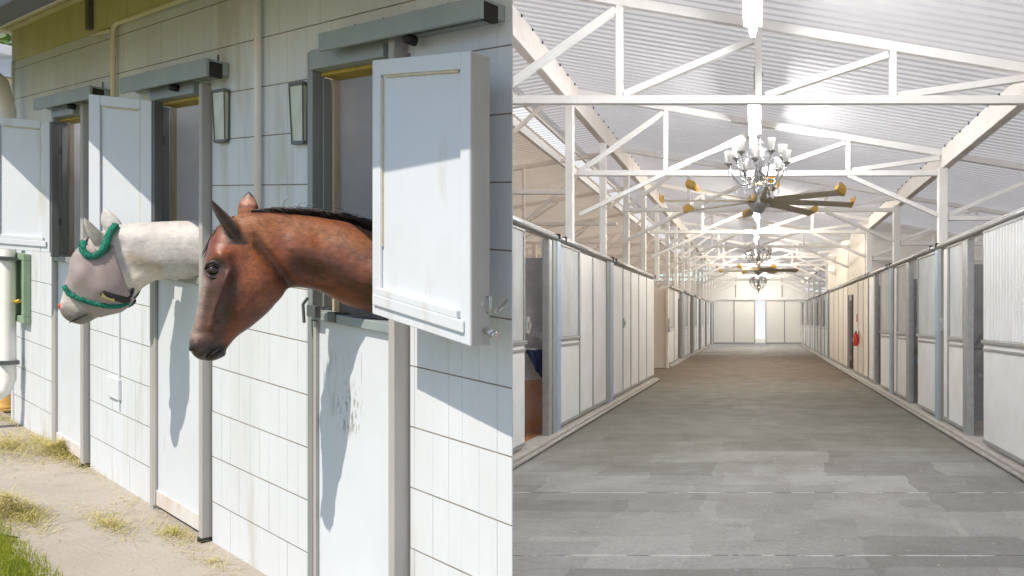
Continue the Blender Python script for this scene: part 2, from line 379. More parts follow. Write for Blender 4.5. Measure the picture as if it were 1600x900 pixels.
# openings: (s0, s1, sill z, head z)
OP = []
for (xr, xl, psill, phead) in ((612, 496, (500, 487), (560, 101)), (314, 246, (300, 432), (300, 150)), (124, 90, (110, 403), (112, 182))):
    OP.append((S(xr), S(xl), Zw(*psill), Zw(*phead)))
seams = [Zw(790, y) for y in (818, 711, 604, 497, 390, 284, 178)]
st = (seams[-1]-seams[0])/6
z = seams[0]
while z > 0.05: z -= st
courses = []
if z < 0: z0_ = 0.0
else: z0_ = z
zs = [0.0]
k = z if z > .05 else z+st
Z_TOP = Zw(12, 48, 0)
while k < Z_TOP-.05: zs.append(k); k += st
zs.append(Z_TOP)
def subtract(rect, holes):
    out = [rect]
    for h in holes:
        nx = []
        for (a, b, c, d) in out:
            ha, hb, hc, hd = h
            if hb <= a or ha >= b or hd <= c or hc >= d: nx.append((a, b, c, d)); continue
            if a < ha: nx.append((a, ha, c, d))
            if hb < b: nx.append((hb, b, c, d))
            if hd < d: nx.append((max(a, ha), min(b, hb), hd, d))
            if hc > c: nx.append((max(a, ha), min(b, hb), c, hc))
        out = nx
    return [r for r in out if r[1]-r[0] > .004 and r[3]-r[2] > .004]
POSTS = ((638, 615, 606, (617, 66)), (330, 315, 310, (316, 128)), (140, 129, 125, (128, 160)))
def out_depth(px0, px1):                  # how far a face seen between two columns stands off the wall
    s0, lo, hi = S(px0, 0), 0.0, .4
    for _ in range(40):
        m_ = (lo+hi)/2
        if S(px1, m_) > s0: lo = m_       # moving out shifts the same s to smaller columns
        else: hi = m_
    return (lo+hi)/2
holes = [(S(POSTS[i][0], 0)-.014, b+.03, -1, h+.01) for i, (a, b, _, h) in enumerate(OP)]
wall = MB(); ra = random.Random(11)
for c0, c1 in zip(zs, zs[1:]):
    s = 0.0; rp = random.Random(5)
    while s < S_END:
        w = rp.choice((.10, .10, .10, .12, .08)); e = min(s+w, S_END)
        dd = ra.uniform(-.0006, .0006)
        for r in subtract((s+.0007, e-.0007, c0+.0028, c1-.0028), holes):
            wbox(wall, r[0], r[1], -.0042, .0+dd, r[2], r[3])
        s = e
wo = wall.build('siding', siding_m, wing)
bk = MB(); sm = MB()
for r in subtract((0.14, S_END-.002, 0, Z_TOP), holes): wbox(bk, r[0], r[1], -.045, -.0022, r[2], r[3])
bk.hexa([WP(a, d, 0) for a, d in ((.006, -.0043), (.1395, -.0043), (.1395, -.045), (.06, -.045))]+[WP(a, d, Z_TOP) for a, d in ((.006, -.0043), (.1395, -.0043), (.1395, -.045), (.06, -.045))])
bk.build('wall_backing', siding_m, wing)
for zc in zs[1:-1]:
    for r in subtract((0, S_END, zc-.006, zc+.006), holes): wbox(sm, max(r[0], .003), r[1], -.0021, -.0006, zc-.0036, zc+.0036)
sm.build('seam_flashing', seam_m, wing)
# upper band, warm soffit bounce light painted in; proud of the siding
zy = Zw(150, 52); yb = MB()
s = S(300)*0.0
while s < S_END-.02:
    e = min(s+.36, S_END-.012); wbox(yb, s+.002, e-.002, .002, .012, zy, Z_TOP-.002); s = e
yb.build('upper_band', bounce_yellow_m, wing)
# eave
EO = .585
z_e = Zw(0, 40, EO)
def qbox(mb, s0, s1, q):       # q: (d, z) outline of a section extruded along the wall
    A = [mb.b.verts.new(WP(s0, d, z)) for d, z in q]; B = [mb.b.verts.new(WP(s1, d, z)) for d, z in q]; n = len(q)
    for k in range(n): mb.b.faces.new((A[k], A[(k+1) % n], B[(k+1) % n], B[k]))
    mb.b.faces.new(A[::-1]); mb.b.faces.new(B)
ev = MB(); qbox(ev, -1.3, S_END+.35, [(-.05, Z_TOP+.012), (.05, Z_TOP-.02), (EO, z_e), (EO, z_e+.05), (-.05, Z_TOP+.06)]); ev.build('soffit', cream_m, wing)
zt = z_e+.05
rb = MB(); wbox(rb, -1.3, S_END+.36, EO+.002, EO+.10, z_e-.01, zt+.09); rb.build('gutter', gutter_m, wing, .006)
cr = MB(); wbox(cr, 0, S_END-.0, .013, .05, Z_TOP-.035, Z_TOP-.003); cr.build('cornice', cream_m, wing, .004)
# wing body: back walls, far end, roof (a wedge whose near corner is a sharp arris)
BD = [(0.0065, -.0045), (2.75, -2.05), (S_END-.01, -2.05)]
bw = MB()
for (a, b), (c, d) in zip(BD, BD[1:]):
    bw.poly([WP(a, b, -SL*a), WP(c, d, -SL*c), WP(c, d, Z_TOP), WP(a, b, Z_TOP)])
bw.poly([WP(S_END, -.1, -.05), WP(S_END, -2.05, -.05), WP(S_END, -2.05, Z_TOP+.02), WP(S_END, -.1, Z_TOP+.02)])
bw.build('rear_wall', siding_m, wing)
rf = MB()
foot = [(-1.3, EO+.06), (-1.3, -.001), (2.75, -2.0), (S_END+.36, -2.0), (S_END+.36, EO+.06)]
top = [WP(s, d, (Z_TOP+.10+(-d)*.22) if d < .0 else zt+.035) for s, d in foot]; bot = [p-Vector((0, 0, .03)) for p in top]
ridge = WP(S_END+.36, -.001, Z_TOP+.10)
rf.poly([top[0], top[1], ridge, top[4]]); rf.poly([top[1], top[2], top[3], ridge]); rf.poly([bot[0], bot[1], ridge-Vector((0, 0, .03)), bot[4]]); rf.poly([bot[1], bot[2], bot[3], ridge-Vector((0, 0, .03))])
for i in range(5):
    j = (i+1) % 5; rf.poly([bot[i], bot[j], top[j], top[i]])
rf.build('roof', roofing_m, wing)
# stall floors and partitions inside the wing
ins = MB(); ins.poly([WP(s, d, .012) for s, d in ((0.1, -.11), (2.75, -2.0), (S_END-.05, -2.0), (S_END-.05, -.11))]); ins.build('stall_floor', lining_m, wing)
lin = MB()
lin.poly([WP(1.315, -.087, 0), WP(1.46, -1.05, 0), WP(1.46, -1.05, 2.6), WP(1.315, -.087, 2.6)])
lin.poly([WP(3.15, -.087, 0), WP(3.35, -1.99, 0), WP(3.35, -1.99, 2.6), WP(3.15, -.087, 2.6)])
lin.poly([WP(5.01, -.087, 0), WP(5.1, -1.99, 0), WP(5.1, -1.99, 2.6), WP(5.01, -.087, 2.6)])
lin.build('stall_lining', inner_m, wing)
# frames, half doors
scr_c = [WP(S(545), .02, Zw(545, 575)), WP(S(548), .02, Zw(548, 640)), WP(S(521), .02, Zw(521, 600))]
scraped_m = scraped_door_material([c-P0 for c in scr_c], U)
for i, (a, b, zsill, zh) in enumerate(OP):
    pr, pm1, pl, ptop = POSTS[i]; PD = out_depth(pr, pm1)
    fr = MB(); zt_ = zh+.085
    wbox(fr, a+.001, b-.001, -.09, .035, zh, zt_); fr.build('door_header', track_m, wing, .004)
    uh = MB(); wbox(uh, a+.004, b-.004, -.088, -.012, zh-.016, zh-.002); uh.build('header_underside', oldyel_m, wing)
    fr = MB(); sa, sb = S(pr, 0), S(pl, PD)
    z_lo = .015
    wbox(fr, sa, sb, -.05, PD, z_lo, Zw(*ptop, PD) if i else zh+.12); o = fr.build('door_post', jambl_m if i == 0 else jambl_m, wing, .005)
    ft = MB(); wbox(ft, sa-.004, sb+.004, -.05, PD+.004, .0, .03); ft.build('post_foot', dark_m, wing)
    gp = MB(); wbox(gp, sa-.0135, sa-.001, -.04, -.012, 0, zh); gp.build('gap_shade', dark_m, wing)  # black strip stands in for the shade of the gap
    fr = MB(); wbox(fr, b+.001, b+(.045, .05, .05)[i], -.03, .022, .0, zh+.085); fr.build('door_jamb', jamb_m if i == 0 else jambl_m, wing, .004)
    fr = MB(); wbox(fr, b-.012, b-.001, -.055, -.02, zsill+.02, zh-.02); fr.build('jamb_lining', jamb_m, wing, .003)
    fr = MB(); wbox(fr, b-.024, b-.002, -.085, -.058, zsill-.2, zh-.02); fr.build('jamb_batten', wood_m, wing, .003)
    # lower half door
    dr = MB(); wbox(dr, sb+.004, b-.004, -.03, .006, .028, zsill-.035)
    door = dr.build('half_door', scraped_m if i == 0 else doorw_m, wing, .004)
    q = MB(); wbox(q, sb+.002, b-.002, -.045, .03, zsill-.034, zsill+.006); q.build('sill_cap', jamb_m if i else track_m, door, .004)
    q = MB(); wbox(q, sb+.03, b-.006, .007, .014, .032, .12); q.build('kick_board', kick_m, door, .003)
    q = MB(); wbox(q, b-.03, b-.006, .007, .022, .032, zsill-.04); q.build('door_stile', jambl_m, door, .003)
# latch on the first sill
lt = MB(); s_ = S(492, .03); wbox(lt, s_-.05, s_+.02, .031, .055, OP[0][2]-.02, OP[0][2]+.03); lt.build('sill_latch', hinge_m, wing, .002); lt = MB(); wbox(lt, S(519, .03)-.03, S(519, .03)+.03, -.03, .036, OP[0][2]-.03, OP[0][2]+.012)
lt.build('sill_latch', hinge_m, wing, .002); lt = MB(); lt.tube([WP(s_+.02, .05, OP[0][2]+.06), WP(s_+.04, .06, OP[0][2]+.03), WP(s_+.03, .06, OP[0][2]-.05)], .007, 6)
lt.build('sill_latch', hinge_m, wing, .002)
# upper leaves (shutters)
def shutter(h, hd, e, ed, z0, z1, th, free=None):
    """leaf from the hinge (s=h, d=hd) to the free edge (s=e, d=ed)"""
    A, B = WP(h, hd, 0), WP(e, ed, 0)
    ax = (B-A); L_ = math.hypot(ax.x, ax.y); dirv = Vector((ax.x, ax.y, 0))/L_
    nrm = Vector((-dirv.y, dirv.x, 0))
    if nrm.dot(NN) < 0: nrm = -nrm
    A0 = Vector((A.x, A.y, 0)); zb = A.z
    f0, f1 = free or (z0, z1)               # the leaf may sag towards its free edge
    def P(t, n, zz):
        k = (zz-z0)/(z1-z0); sag = (f0+(f1-f0)*k) - zz
        return A0 + dirv*t + nrm*n + Vector((0, 0, zb + zz + (B.z-A.z+sag)*t/L_))
    def bx(mb, t0, t1, n0, n1, a, b):
        return mb.hexa([P(t0, n0, a), P(t1, n0, a), P(t1, n1, a), P(t0, n1, a), P(t0, n0, b), P(t1, n0, b), P(t1, n1, b), P(t0, n1, b)])
    m = MB(); bx(m, .004, L_-.004, -th, -.004, z0+.004, z1-.004)
    leaf = m.build('shutter', doorw_m, wing, .004)
    q = MB(); w = .055
    bx(q, 0, w, -.0035, .008, z0, z1); bx(q, L_-w, L_, -.0035, .008, z0, z1)
    bx(q, w+.001, L_-w-.001, -.0035, .008, z1-w, z1); bx(q, w+.001, L_-w-.001, -.0035, .008, z0, z0+w*1.3)
    q.build('leaf_frame', doorw_m, leaf, .003)
    q = MB(); bx(q, w+.02, L_-w-.02, -.0035, .0045, z1-w-.008, z1-w-.001); bx(q, w+.001, w+.006, -.0035, .0045, z0+.25, z1-w-.01)
    q.build('rust_line', rust_m, leaf)
    q = MB(); bx(q, w*.3, L_-w*.5, .009, .017, z0+.035, z0+.075); bx(q, w*.6, L_-w*1.2, -.003, .016, z0+w*1.3+.002, z0+w*1.3+.03); q.build('bottom_rail', doorw_m, leaf, .004)
    return leaf, P, L_, bx
z1b, z1t = Zw(585, 490, .185), Zw(585, 95, .185)
s_h, s_f = S(585, .185), S(738, .215)
leaf, P_, L_, bx_ = shutter(s_h, .185, s_f, .215, z1b, z1t, .06, (Zw(738, 541, .215), Zw(738, 80, .215)))
ps_ = S(POSTS[0][1], out_depth(638, 615))
for zz in (.25, .75):
    q = MB(); zc_ = z1b+(z1t-z1b)*zz; q.bar(WP(ps_+.02, out_depth(638, 615)+.004, zc_), WP(s_h-.02, .122, zc_), .012, .05, NN); q.build('hinge_strap', hinge_m, wing, .003)
q = MB(); bx_(q, L_+.0005, L_+.006, -.058, .006, z1b+.003, z1t-.003); q.build('edge_strip', jambl_m, leaf, .002)
# free-edge latch, chain to the wall
q = MB(); za = z1b+.135
a_ = P_(L_+.006, -.03, za); b_ = WP(S(797, 0.0), .012, Zw(797, 470, .01))
pts = [a_.lerp(b_, t/9.)-Vector((0, 0, .03*math.sin(math.pi*t/9.))) for t in range(10)]
for i in range(len(pts)-1):
    q.bar(pts[i].lerp(pts[i+1], .05), pts[i].lerp(pts[i+1], .95), .012 if i % 2 else .005, .005 if i % 2 else .012)
q.tube([P_(L_+.004, -.05, za+.02), P_(L_+.02, -.05, za+.02), P_(L_+.02, -.05, za-.03), P_(L_+.004, -.05, za-.03)], .005, 6)
q.build('latch_chain', metal_m, leaf)
q = MB(); q.tube([P_(L_+.004, -.04, z1b+.05), P_(L_+.05, -.04, z1b+.045)], .009, 8); q.tube([P_(L_+.05, -.04, z1b+.045), P_(L_+.066, -.04, z1b+.042)], .013, 8); q.build('door_bolt', metal_m, leaf)
for i, (hx, fx, ang, yb_, yt_) in enumerate(((238, 140, 42, None, (236, 158)), (79, -14, 42, None, (75, 191)))):
    h = S(hx, .10); d_h = .10
    r = (PX-fx)/F; A = WP(h, d_h, 0)
    dv = U*math.cos(R(ang)) + NN*math.sin(R(ang))
    t = (A.x + r*A.y)/(-dv.x - r*dv.y)
    B = A + dv*t; q0 = Vector((B.x-P0.x, B.y-P0.y, 0))
    zsill, zh = OP[i+1][2], OP[i+1][3]
    shutter(h, d_h, q0.dot(U), q0.dot(NN), zsill-.01 if i == 0 else Zw(75, 394, .10), Zw(*yt_, .10), .04)
    q = MB(); wbox(q, h-.030, h-.002, .060, .102, zsill+.0, Zw(*yt_, .10)); q.build('shutter_hinge', hinge_m, wing, .004)
    for zz in (.25, .75):
        q = MB(); zc_ = zsill+(zh-zsill)*zz; q.bar(WP(h-.016, .055, zc_), WP(OP[i+1][1]+.02, .026, zc_), .012, .05, NN); q.build('hinge_strap', hinge_m, wing, .003)
# sliding tracks above the doors
for (x0, x1, ya, yb_, endcap) in ((797, 497, 52, 80, 0), (322, 187, 122, 146, 1), (140, 52, 154, 172, 1)):
    d = .10; s0, s1 = max(S(x0, d), .035), S(x1, d)
    zlo, zhi = Zw(x1, yb_, d), Zw(x1, ya, d)
    q = MB(); wbox(q, s0, s1, .085, .10, zlo, zhi); wbox(q, s0, s1, .03, .084, zhi-.012, zhi); wbox(q, s0, s1, .0, .03, zlo+.02, zhi)
    tr = q.build('sliding_track', track_m, wing, .003)
    q = MB(); wbox(q, s0-.001, s0+.03, .031, .084, zlo+.004, zhi-.013); q.build('track_end', dark_m, tr)
    n = 5
    for k in range(n):
        sk = s0 + (s1-s0)*(k+.5)/n; q = MB()
        wbox(q, sk-.003, sk+.003, .002, .007, zhi, zhi+.055); q.build('track_bracket', hinge_m, tr)
    q = MB(); sk = s0 + (s1-s0)*.45; q.lathe([(0.001, -.02), (.02, -.02), (.02, .02), (.001, .02)], WP(sk, .055, zlo-.004), 12, NN); q.build('track_roller', dark_m, tr)
# conduits and the corner trim
q = MB(); q.tube([WP(S(411), .022, Zw(411, 335)), WP(S(411), .022, Z_TOP-.04)], .016, 8); q.build('conduit', pvc_m, wing)
q = MB()
za, zb = Zw(150, 52), Zw(185, 165)
q.tube([WP(S(184), .022, zb), WP(S(184), .022, za-.06), WP(S(184)-.015, .022, za-.015), WP(S(184)-.06, .022, za), WP(S(410)+.02, .022, za)], .013, 8)
q.tube([WP(S(181)+.01, .02, za-.03), WP(S(150), .02, za-.02)], .011, 8)
q.build('conduit', cream_m, wing)
q = MB(); wbox(q, S(150), S(145), .013, .04, Zw(148, 48), Z_TOP-.04); q.build('band_strap', hinge_m, wing, .003)
q = MB(); q.box(0, 0, 0, 0, 0, 0) if False else None
wbox(q, S_END-.03, S_END+.012, -.06, .012, .0, zy); q.build('corner_trim', siding_m, wing, .003)
# small electrical box on the wall between the doors
q = MB(); wbox(q, S(190), S(172), .001, .018, Zw(182, 622), Zw(182, 590)); q.build('socket_plate', siding_m, wing, .004)
q = MB(); wbox(q, S(189), S(187), .001, .01, Zw(188, 640), Zw(188, 470)); q.build('wire_cover', siding_m, wing)
# downspout at the far corner
q = MB(); dsx = S(12, .09)-.10; zp = Zw(10, 112, .1)
q.tube([WP(dsx+.55, .22, zp+.06), WP(dsx+.30, .17, zp+.03), WP(dsx+.15, .12, zp-.08), WP(dsx+.10, .09, zp-.28), WP(dsx+.10, .09, .38), WP(dsx+.10, .11, .30), WP(dsx+.16, .26, .16)], .048, 12)
q.build('downspout', pvc_m, wing)
q = MB()
for zz in (.5, 1.3, 2.0):
    q = MB(); wbox(q, dsx+.04, dsx+.16, .035, .145, zz, zz+.03); q.build('pipe_clip', hinge_m, wing)

# wall lamps
def wall_lamp(x0, x1, y0, y1, label):
    s0, s1 = S(x1), S(x0); zb_, zt2 = Zw(x0, y1), Zw(x0, y0)
    w = (s1-s0); rt = empty('wall_lamp', WP((s0+s1)/2, .0, (zb_+zt2)/2), label, 'lamp', 'framed glass lamps on the stable wall')
    q = MB()
    tp = .010
    def pr(mb, a, b, c, d, z0, z1): wbox(mb, a, b, c, d, z0, z1)
    q.hexa([WP(s0+tp, .008, zb_), WP(s1-tp, .008, zb_), WP(s1-tp, .019, zb_), WP(s0+tp, .019, zb_), WP(s0+.004, .008, zt2), WP(s1-.004, .008, zt2), WP(s1-.004, .026, zt2), WP(s0+.004, .026, zt2)])
    q.build('glass', glass_m, rt)
    q = MB()
    pr(q, s0-.004, s1+.004, .006, .031, zt2+.001, zt2+.016); pr(q, s0+tp-.004, s1-tp+.004, .006, .024, zb_-.016, zb_-.001)
    for a, b in ((s0, tp), (s1, -tp)):
        q.bar(WP(a+b, .021, zb_), WP(a, .028, zt2), .006, .006); q.bar(WP(a+b, .005, zb_), WP(a, .005, zt2), .007, .007)
    q.build('frame', hinge_m, rt, .002)
    q = MB(); pr(q, s0, s1, .001, .0055, zb_, zt2); q.build('back_plate', hinge_m, rt)
wall_lamp(462, 483, 138, 222, 'framed glass wall lamp beside the jamb of the nearest horse door')
wall_lamp(341, 360, 148, 220, 'framed glass wall lamp on the siding right of the second grey door post')
# green framed hatch near the far corner
rt = empty('window_hatch', WP(S(41), 0, Zw(41, 450)), 'small green framed hatch with yellow latch near the far wall corner', 'hatch')
q = MB(); a, b = S(49), S(33); zb_, zt2 = Zw(40, 503), Zw(40, 396)
for (x0, x1, y0, y1) in ((a, b, zb_, zb_+.05), (a, b, zt2-.05, zt2), (a, a+.05, zb_+.051, zt2-.051), (b-.05, b, zb_+.051, zt2-.051)): wbox(q, x0, x1, .002, .045, y0, y1)
q.build('frame', green_m, rt, .004)
q = MB(); wbox(q, a+.05, b-.05, .003, .02, zb_+.05, zt2-.05); q.build('pane', mat('pale green pane', (.35, .45, .32), .3, col2=(.22, .32, .22), scale=6, amount=.8), rt)
q = MB(); q.tube([WP(b+.02, .03, zb_+.16), WP(b-.02, .06, zb_+.14), WP(a+.06, .05, zb_+.17)], .014, 8); q.build('latch', brass_m, rt)

# ================================================================== horses
def blob_mesh(V):  pass
def lerp_row(A, B, t): return [a+(b-a)*t for a, b in zip(A, B)]
def catmull(rows, n):
    out = []
    for i in range(len(rows)-1):
        p0, p1, p2, p3 = rows[max(i-1, 0)], rows[i], rows[i+1], rows[min(i+2, len(rows)-1)]
        for k in range(n):
            t = k/n; t2, t3 = t*t, t*t*t
            out.append([.5*((2*b)+(-a+c)*t+(2*a-5*b+4*c-d)*t2+(-a+3*b-3*c+d)*t3) for a, b, c, d in zip(p0, p1, p2, p3)])
    out.append(list(rows[-1])); return out
class Sagittal:
    """vertical mid-plane of an animal; photograph points are placed on it, widths go across it"""
    def __init__(s, O, a):
        s.O = Vector(O); s.a = Vector(a).normalized(); s.b = Vector((-s.a.y, s.a.x, 0))
        if s.b.y > 0: s.b = -s.b            # towards the camera
    def at(s, px, py, w=0.0):
        v = Vector(((px-PX)/F, 1, (PY-py)/F)); t = s.O.dot(s.b)/v.dot(s.b)
        return v*t + s.b*w
    def px(s, P):
        Q = P - s.b*((P-s.O).dot(s.b)); return (PX+F*Q.x/Q.y, PY-F*Q.z/Q.y)
def superring(sg, row, n, grow=0.0, feats=()):
    tx, ty, bx, by, w, sq, e = row              # top point, bottom point, half width, squareness, egg (wider low > 0)
    T, B = sg.at(tx, ty), sg.at(bx, by); c = (T+B)/2; h = (T-B)/2
    hl = h.length; hd = h.normalized()
    ring = []
    for k in range(n):
        th = 2*math.pi*k/n
        cx, cz = math.cos(th), math.sin(th)
        ex = 2/sq
        x = math.copysign(abs(cx)**ex, cx); zz = math.copysign(abs(cz)**ex, cz)
        ww = (w+grow)*(1 - e*zz)
        p = c + hd*((hl+grow)*zz) + sg.b*(ww*x)
        if feats:
            qx, qy = sg.px(p); side = x
            dlt = 0.0
            for (x0, y0, x1, y1, rad, amp) in feats:
                vx, vy = x1-x0, y1-y0; l2 = vx*vx+vy*vy
                t = 0 if l2 == 0 else max(0, min(1, ((qx-x0)*vx+(qy-y0)*vy)/l2))
                dd = math.hypot(qx-x0-vx*t, qy-y0-vy*t)
                dlt += amp*math.exp(-(dd/rad)**2)
            p += sg.b*(dlt*side)
        ring.append(p)
    return ring
def seg_d(x, y, x0, y0, x1, y1):
    vx, vy = x1-x0, y1-y0; l2 = vx*vx+vy*vy
    t = 0 if l2 == 0 else max(0, min(1, ((x-x0)*vx+(y-y0)*vy)/l2))
    return math.hypot(x-x0-vx*t, y-y0-vy*t)
def coat_material(name, rough=.5, fine=220.0, strength=.12, sheen=.15, rngv=(.52, 1.42)):
    m = bpy.data.materials.new(name); m.use_nodes = True; t = m.node_tree; N = t.nodes; L = t.links; b = N['Principled BSDF']
    at = N.new('ShaderNodeAttribute'); at.attribute_name = 'coat'
    tc = N.new('ShaderNodeTexCoord'); mp = N.new('ShaderNodeMapping'); mp.inputs['Scale'].default_value = (1, 1, 1.0)
    L.new(tc.outputs['Object'], mp.inputs[0])
    n = N.new('ShaderNodeTexNoise'); n.inputs['Scale'].default_value = fine; n.inputs['Detail'].default_value = 3; L.new(mp.outputs[0], n.inputs['Vector'])
    n2 = N.new('ShaderNodeTexNoise'); n2.inputs['Scale'].default_value = 42; n2.inputs['Detail'].default_value = 6; L.new(tc.outputs['Object'], n2.inputs['Vector'])
    mp.vector_type = 'POINT'; mp.inputs['Rotation'].default_value = (0, 0, -math.atan2(.53, .85)); mp.inputs['Scale'].default_value = (.16, 1, 1)   # hair lies along the neck
    q = N.new('ShaderNodeMath'); q.operation = 'ADD'; L.new(n.outputs['Fac'], q.inputs[0]); L.new(n2.outputs['Fac'], q.inputs[1])
    r = N.new('ShaderNodeMapRange'); r.inputs[1].default_value = .6; r.inputs[2].default_value = 1.4; r.inputs[3].default_value = rngv[0]; r.inputs[4].default_value = rngv[1]
    L.new(q.outputs[0], r.inputs[0])
    x = N.new('ShaderNodeMix'); x.data_type = 'RGBA'; x.blend_type = 'MULTIPLY'; x.inputs[0].default_value = 1
    cmb = N.new('ShaderNodeCombineColor')
    for i in range(3): L.new(r.outputs[0], cmb.inputs[i])
    L.new(at.outputs['Color'], x.inputs[6]); L.new(cmb.outputs[0], x.inputs[7]); L.new(x.outputs[2], b.inputs['Base Color'])
    b.inputs['Roughness'].default_value = rough; b.inputs['Sheen Weight'].default_value = sheen; b.inputs['Sheen Roughness'].default_value = .4
    bp = N.new('ShaderNodeBump'); bp.inputs['Strength'].default_value = strength; bp.inputs['Distance'].default_value = .004
    L.new(q.outputs[0], bp.inputs['Height']); L.new(bp.outputs[0], b.inputs['Normal'])
    return m
def horse_ear(mb, sg, base, tip, w_lat, wide, n=12, turn=0.0, bend=(0, 0)):
    """leaf-shaped funnel; base/tip are photograph points, w_lat their offset across the mid-plane"""
    B, T = sg.at(*base, w_lat[0]), sg.at(*tip, w_lat[1]); ax = (T-B); ln = ax.length; ax.normalize()
    side = (sg.a*math.cos(turn) + sg.b*math.sin(turn)); side = (side-ax*side.dot(ax)).normalized(); nr = ax.cross(side)
    prof = ((-.12, .75), (0, .9), (.12, 1.0), (.28, 1.05), (.45, .98), (.62, .80), (.78, .56), (.9, .30), (1.0, .04))
    rr = []
    for t, f in prof:
        c = B + ax*(ln*t) + side*(bend[0]*math.sin(t*2.6)*ln) + nr*(bend[1]*t*t*ln)
        rr.append([c + side*(wide*f*math.cos(2*math.pi*k/n)) + nr*(wide*.45*f*math.sin(2*math.pi*k/n)) for k in range(n)])
    mb.rings(rr)
    return B, ax, ln, side, nr
def make_body(name, sg, rows, feats, ears, parent, m, colour, nsub=5, n=36, noise_amp=.002):
    mb = MB(); rr = [superring(sg, r, n, 0, feats) for r in catmull(rows, nsub)]
    # rounded muzzle cap
    mb.rings(rr, cap=True)
    for e in ears: horse_ear(mb, sg, **e)
    o = mb.build(name, m, parent)
    md = o.modifiers.new('remesh', 'REMESH'); md.mode = 'VOXEL'; md.voxel_size = .0052; md.use_smooth_shade = True
    sm_ = o.modifiers.new('smooth', 'SMOOTH'); sm_.iterations = 3; sm_.factor = .5
    dg = bpy.context.evaluated_depsgraph_get(); me = bpy.data.meshes.new_from_object(o.evaluated_get(dg))
    o.modifiers.clear(); o.data = me
    if not me.materials: me.materials.append(m)
    ca = me.color_attributes.new('coat', 'FLOAT_COLOR', 'POINT')
    off = wloc(parent)
    nv = len(me.vertices); nrms = [v.normal.copy() for v in me.vertices]; cos = [v.co.copy() for v in me.vertices]; flat = []; cols = []
    for v, nm in zip(cos, nrms):
        P = v + off; qx, qy = sg.px(P); lat = (P-sg.O).dot(sg.b)
        cols += [*colour(qx, qy, lat, P), 1.0]
        d = noise.noise(P*9)*noise_amp + noise.noise(P*30)*noise_amp*.25
        flat += list(v + nm*d)
    me.vertices.foreach_set('co', flat); ca.data.foreach_set('color', cols)
    me.polygons.foreach_set('use_smooth', [True]*len(me.polygons)); me.update()
    return o
def hair(mb, sg, pts, w0, length, count, rng, fall=(0, 0, -1), wid=.006, spread=.02, lift=.18, jit=1.0):
    """strands from a line of photograph points"""
    for _ in range(count):
        t = rng.random()*(len(pts)-1); i = min(int(t), len(pts)-2); f = t-i
        x = pts[i][0]+(pts[i+1][0]-pts[i][0])*f; y = pts[i][1]+(pts[i+1][1]-pts[i][1])*f
        P = sg.at(x, y, w0+rng.gauss(0, spread)); ln = length*rng.uniform(.5, 1.2)
        d = Vector(fall)+sg.b*rng.gauss(0, .35*jit)+sg.a*rng.gauss(0, .4*jit)+Vector((0, 0, rng.gauss(.15, .25)*jit))
        d.normalize(); p1 = P+Vector((0, 0, .004))+d*ln*.35+Vector((0, 0, ln*lift)); p2 = P+d*ln*.75; p3 = P+d*ln-Vector((0, 0, ln*lift))
        mb.tube([P, p1, p2, p3], [wid*.5, wid*.55, wid*.4, wid*.1], 4)

# ---- brown horse in the nearest door
br = Sagittal((-1.600, 3.040, 0), (-.85, -.53, 0))
sgb = br
brown = empty('horse', br.at(600, 485), 'bay brown horse with a black mane leaning its head out of the nearest door', 'horse')
rows_b = [  # top x,y  bottom x,y  half width  squareness  egg
    (735, 395, 735, 560, .14, 2.1, .05), (690, 392, 690, 548, .17, 2.1, .05), (640, 385, 640, 522, .155, 2.1, .08), (590, 367, 590, 494, .13, 2.1, .12),
    (545, 348, 535, 474, .105, 2.1, .15), (500, 339, 497, 455, .085, 2.1, .15), (455, 334, 466, 449, .074, 2.15, .12), (415, 331, 450, 451, .072, 2.2, .10),
    (375, 335, 441, 463, .083, 2.25, .06), (348, 346, 430, 475, .092, 2.3, .0), (331, 368, 420, 487, .098, 2.3, -.06), (322, 400, 408, 498, .100, 2.3, -.12),
    (317, 430, 396, 508, .094, 2.3, -.14), (312, 460, 383, 517, .078, 2.3, -.14), (307, 487, 371, 525, .064, 2.3, -.14),
    (301, 512, 361, 536, .055, 2.3, -.12), (296, 530, 354, 547, .053, 2.3, -.08), (296, 543, 353, 555, .050, 2.2, -.05), (301, 553, 347, 559, .043, 2.1, 0), (309, 560, 338, 563, .03, 2, 0), (317, 563, 329, 565, .012, 2, 0)]
feats_b = [(336, 397, 354, 402, 10, .016), (338, 425, 338, 425, 13, -.014), (356, 432, 332, 508, 8, .013), (372, 440, 352, 500, 9, -.008), (412, 452, 412, 452, 30, .017), (345, 400, 362, 416, 6, .010), (362, 418, 342, 478, 4.5, .009), (395, 470, 362, 508, 4, .006), (352, 452, 345, 500, 4, -.006), (500, 380, 560, 420, 14, -.008), (520, 440, 590, 455, 12, .012),
           (402, 378, 454, 447, 9, -.024), (454, 452, 530, 472, 9, -.014), (470, 425, 600, 470, 13, -.016), (460, 392, 600, 432, 18, .012), (430, 350, 600, 385, 10, -.006),
           (365, 500, 350, 520, 9, -.010), (330, 468, 318, 515, 10, -.012), (304, 540, 304, 540, 9, .014), (322, 562, 352, 534, 4.5, -.016), (345, 556, 345, 556, 8, .010), (318, 552, 318, 552, 8, .008),
           (440, 470, 385, 515, 7, .008)]
ears_b = [dict(base=(383, 380), tip=(331, 312), w_lat=(.055, .080), wide=.034, turn=.9, bend=(.05, .0)),
          dict(base=(386, 342), tip=(388, 294), w_lat=(-.045, -.065), wide=.036, turn=-.3)]
def lerp3(a, b, t):
    t = max(0, min(1, t)); return tuple(x+(y-x)*t for x, y in zip(a, b))
def sstep(a, b, x):
    t = max(0, min(1, (x-a)/(b-a))); return t*t*(3-2*t)
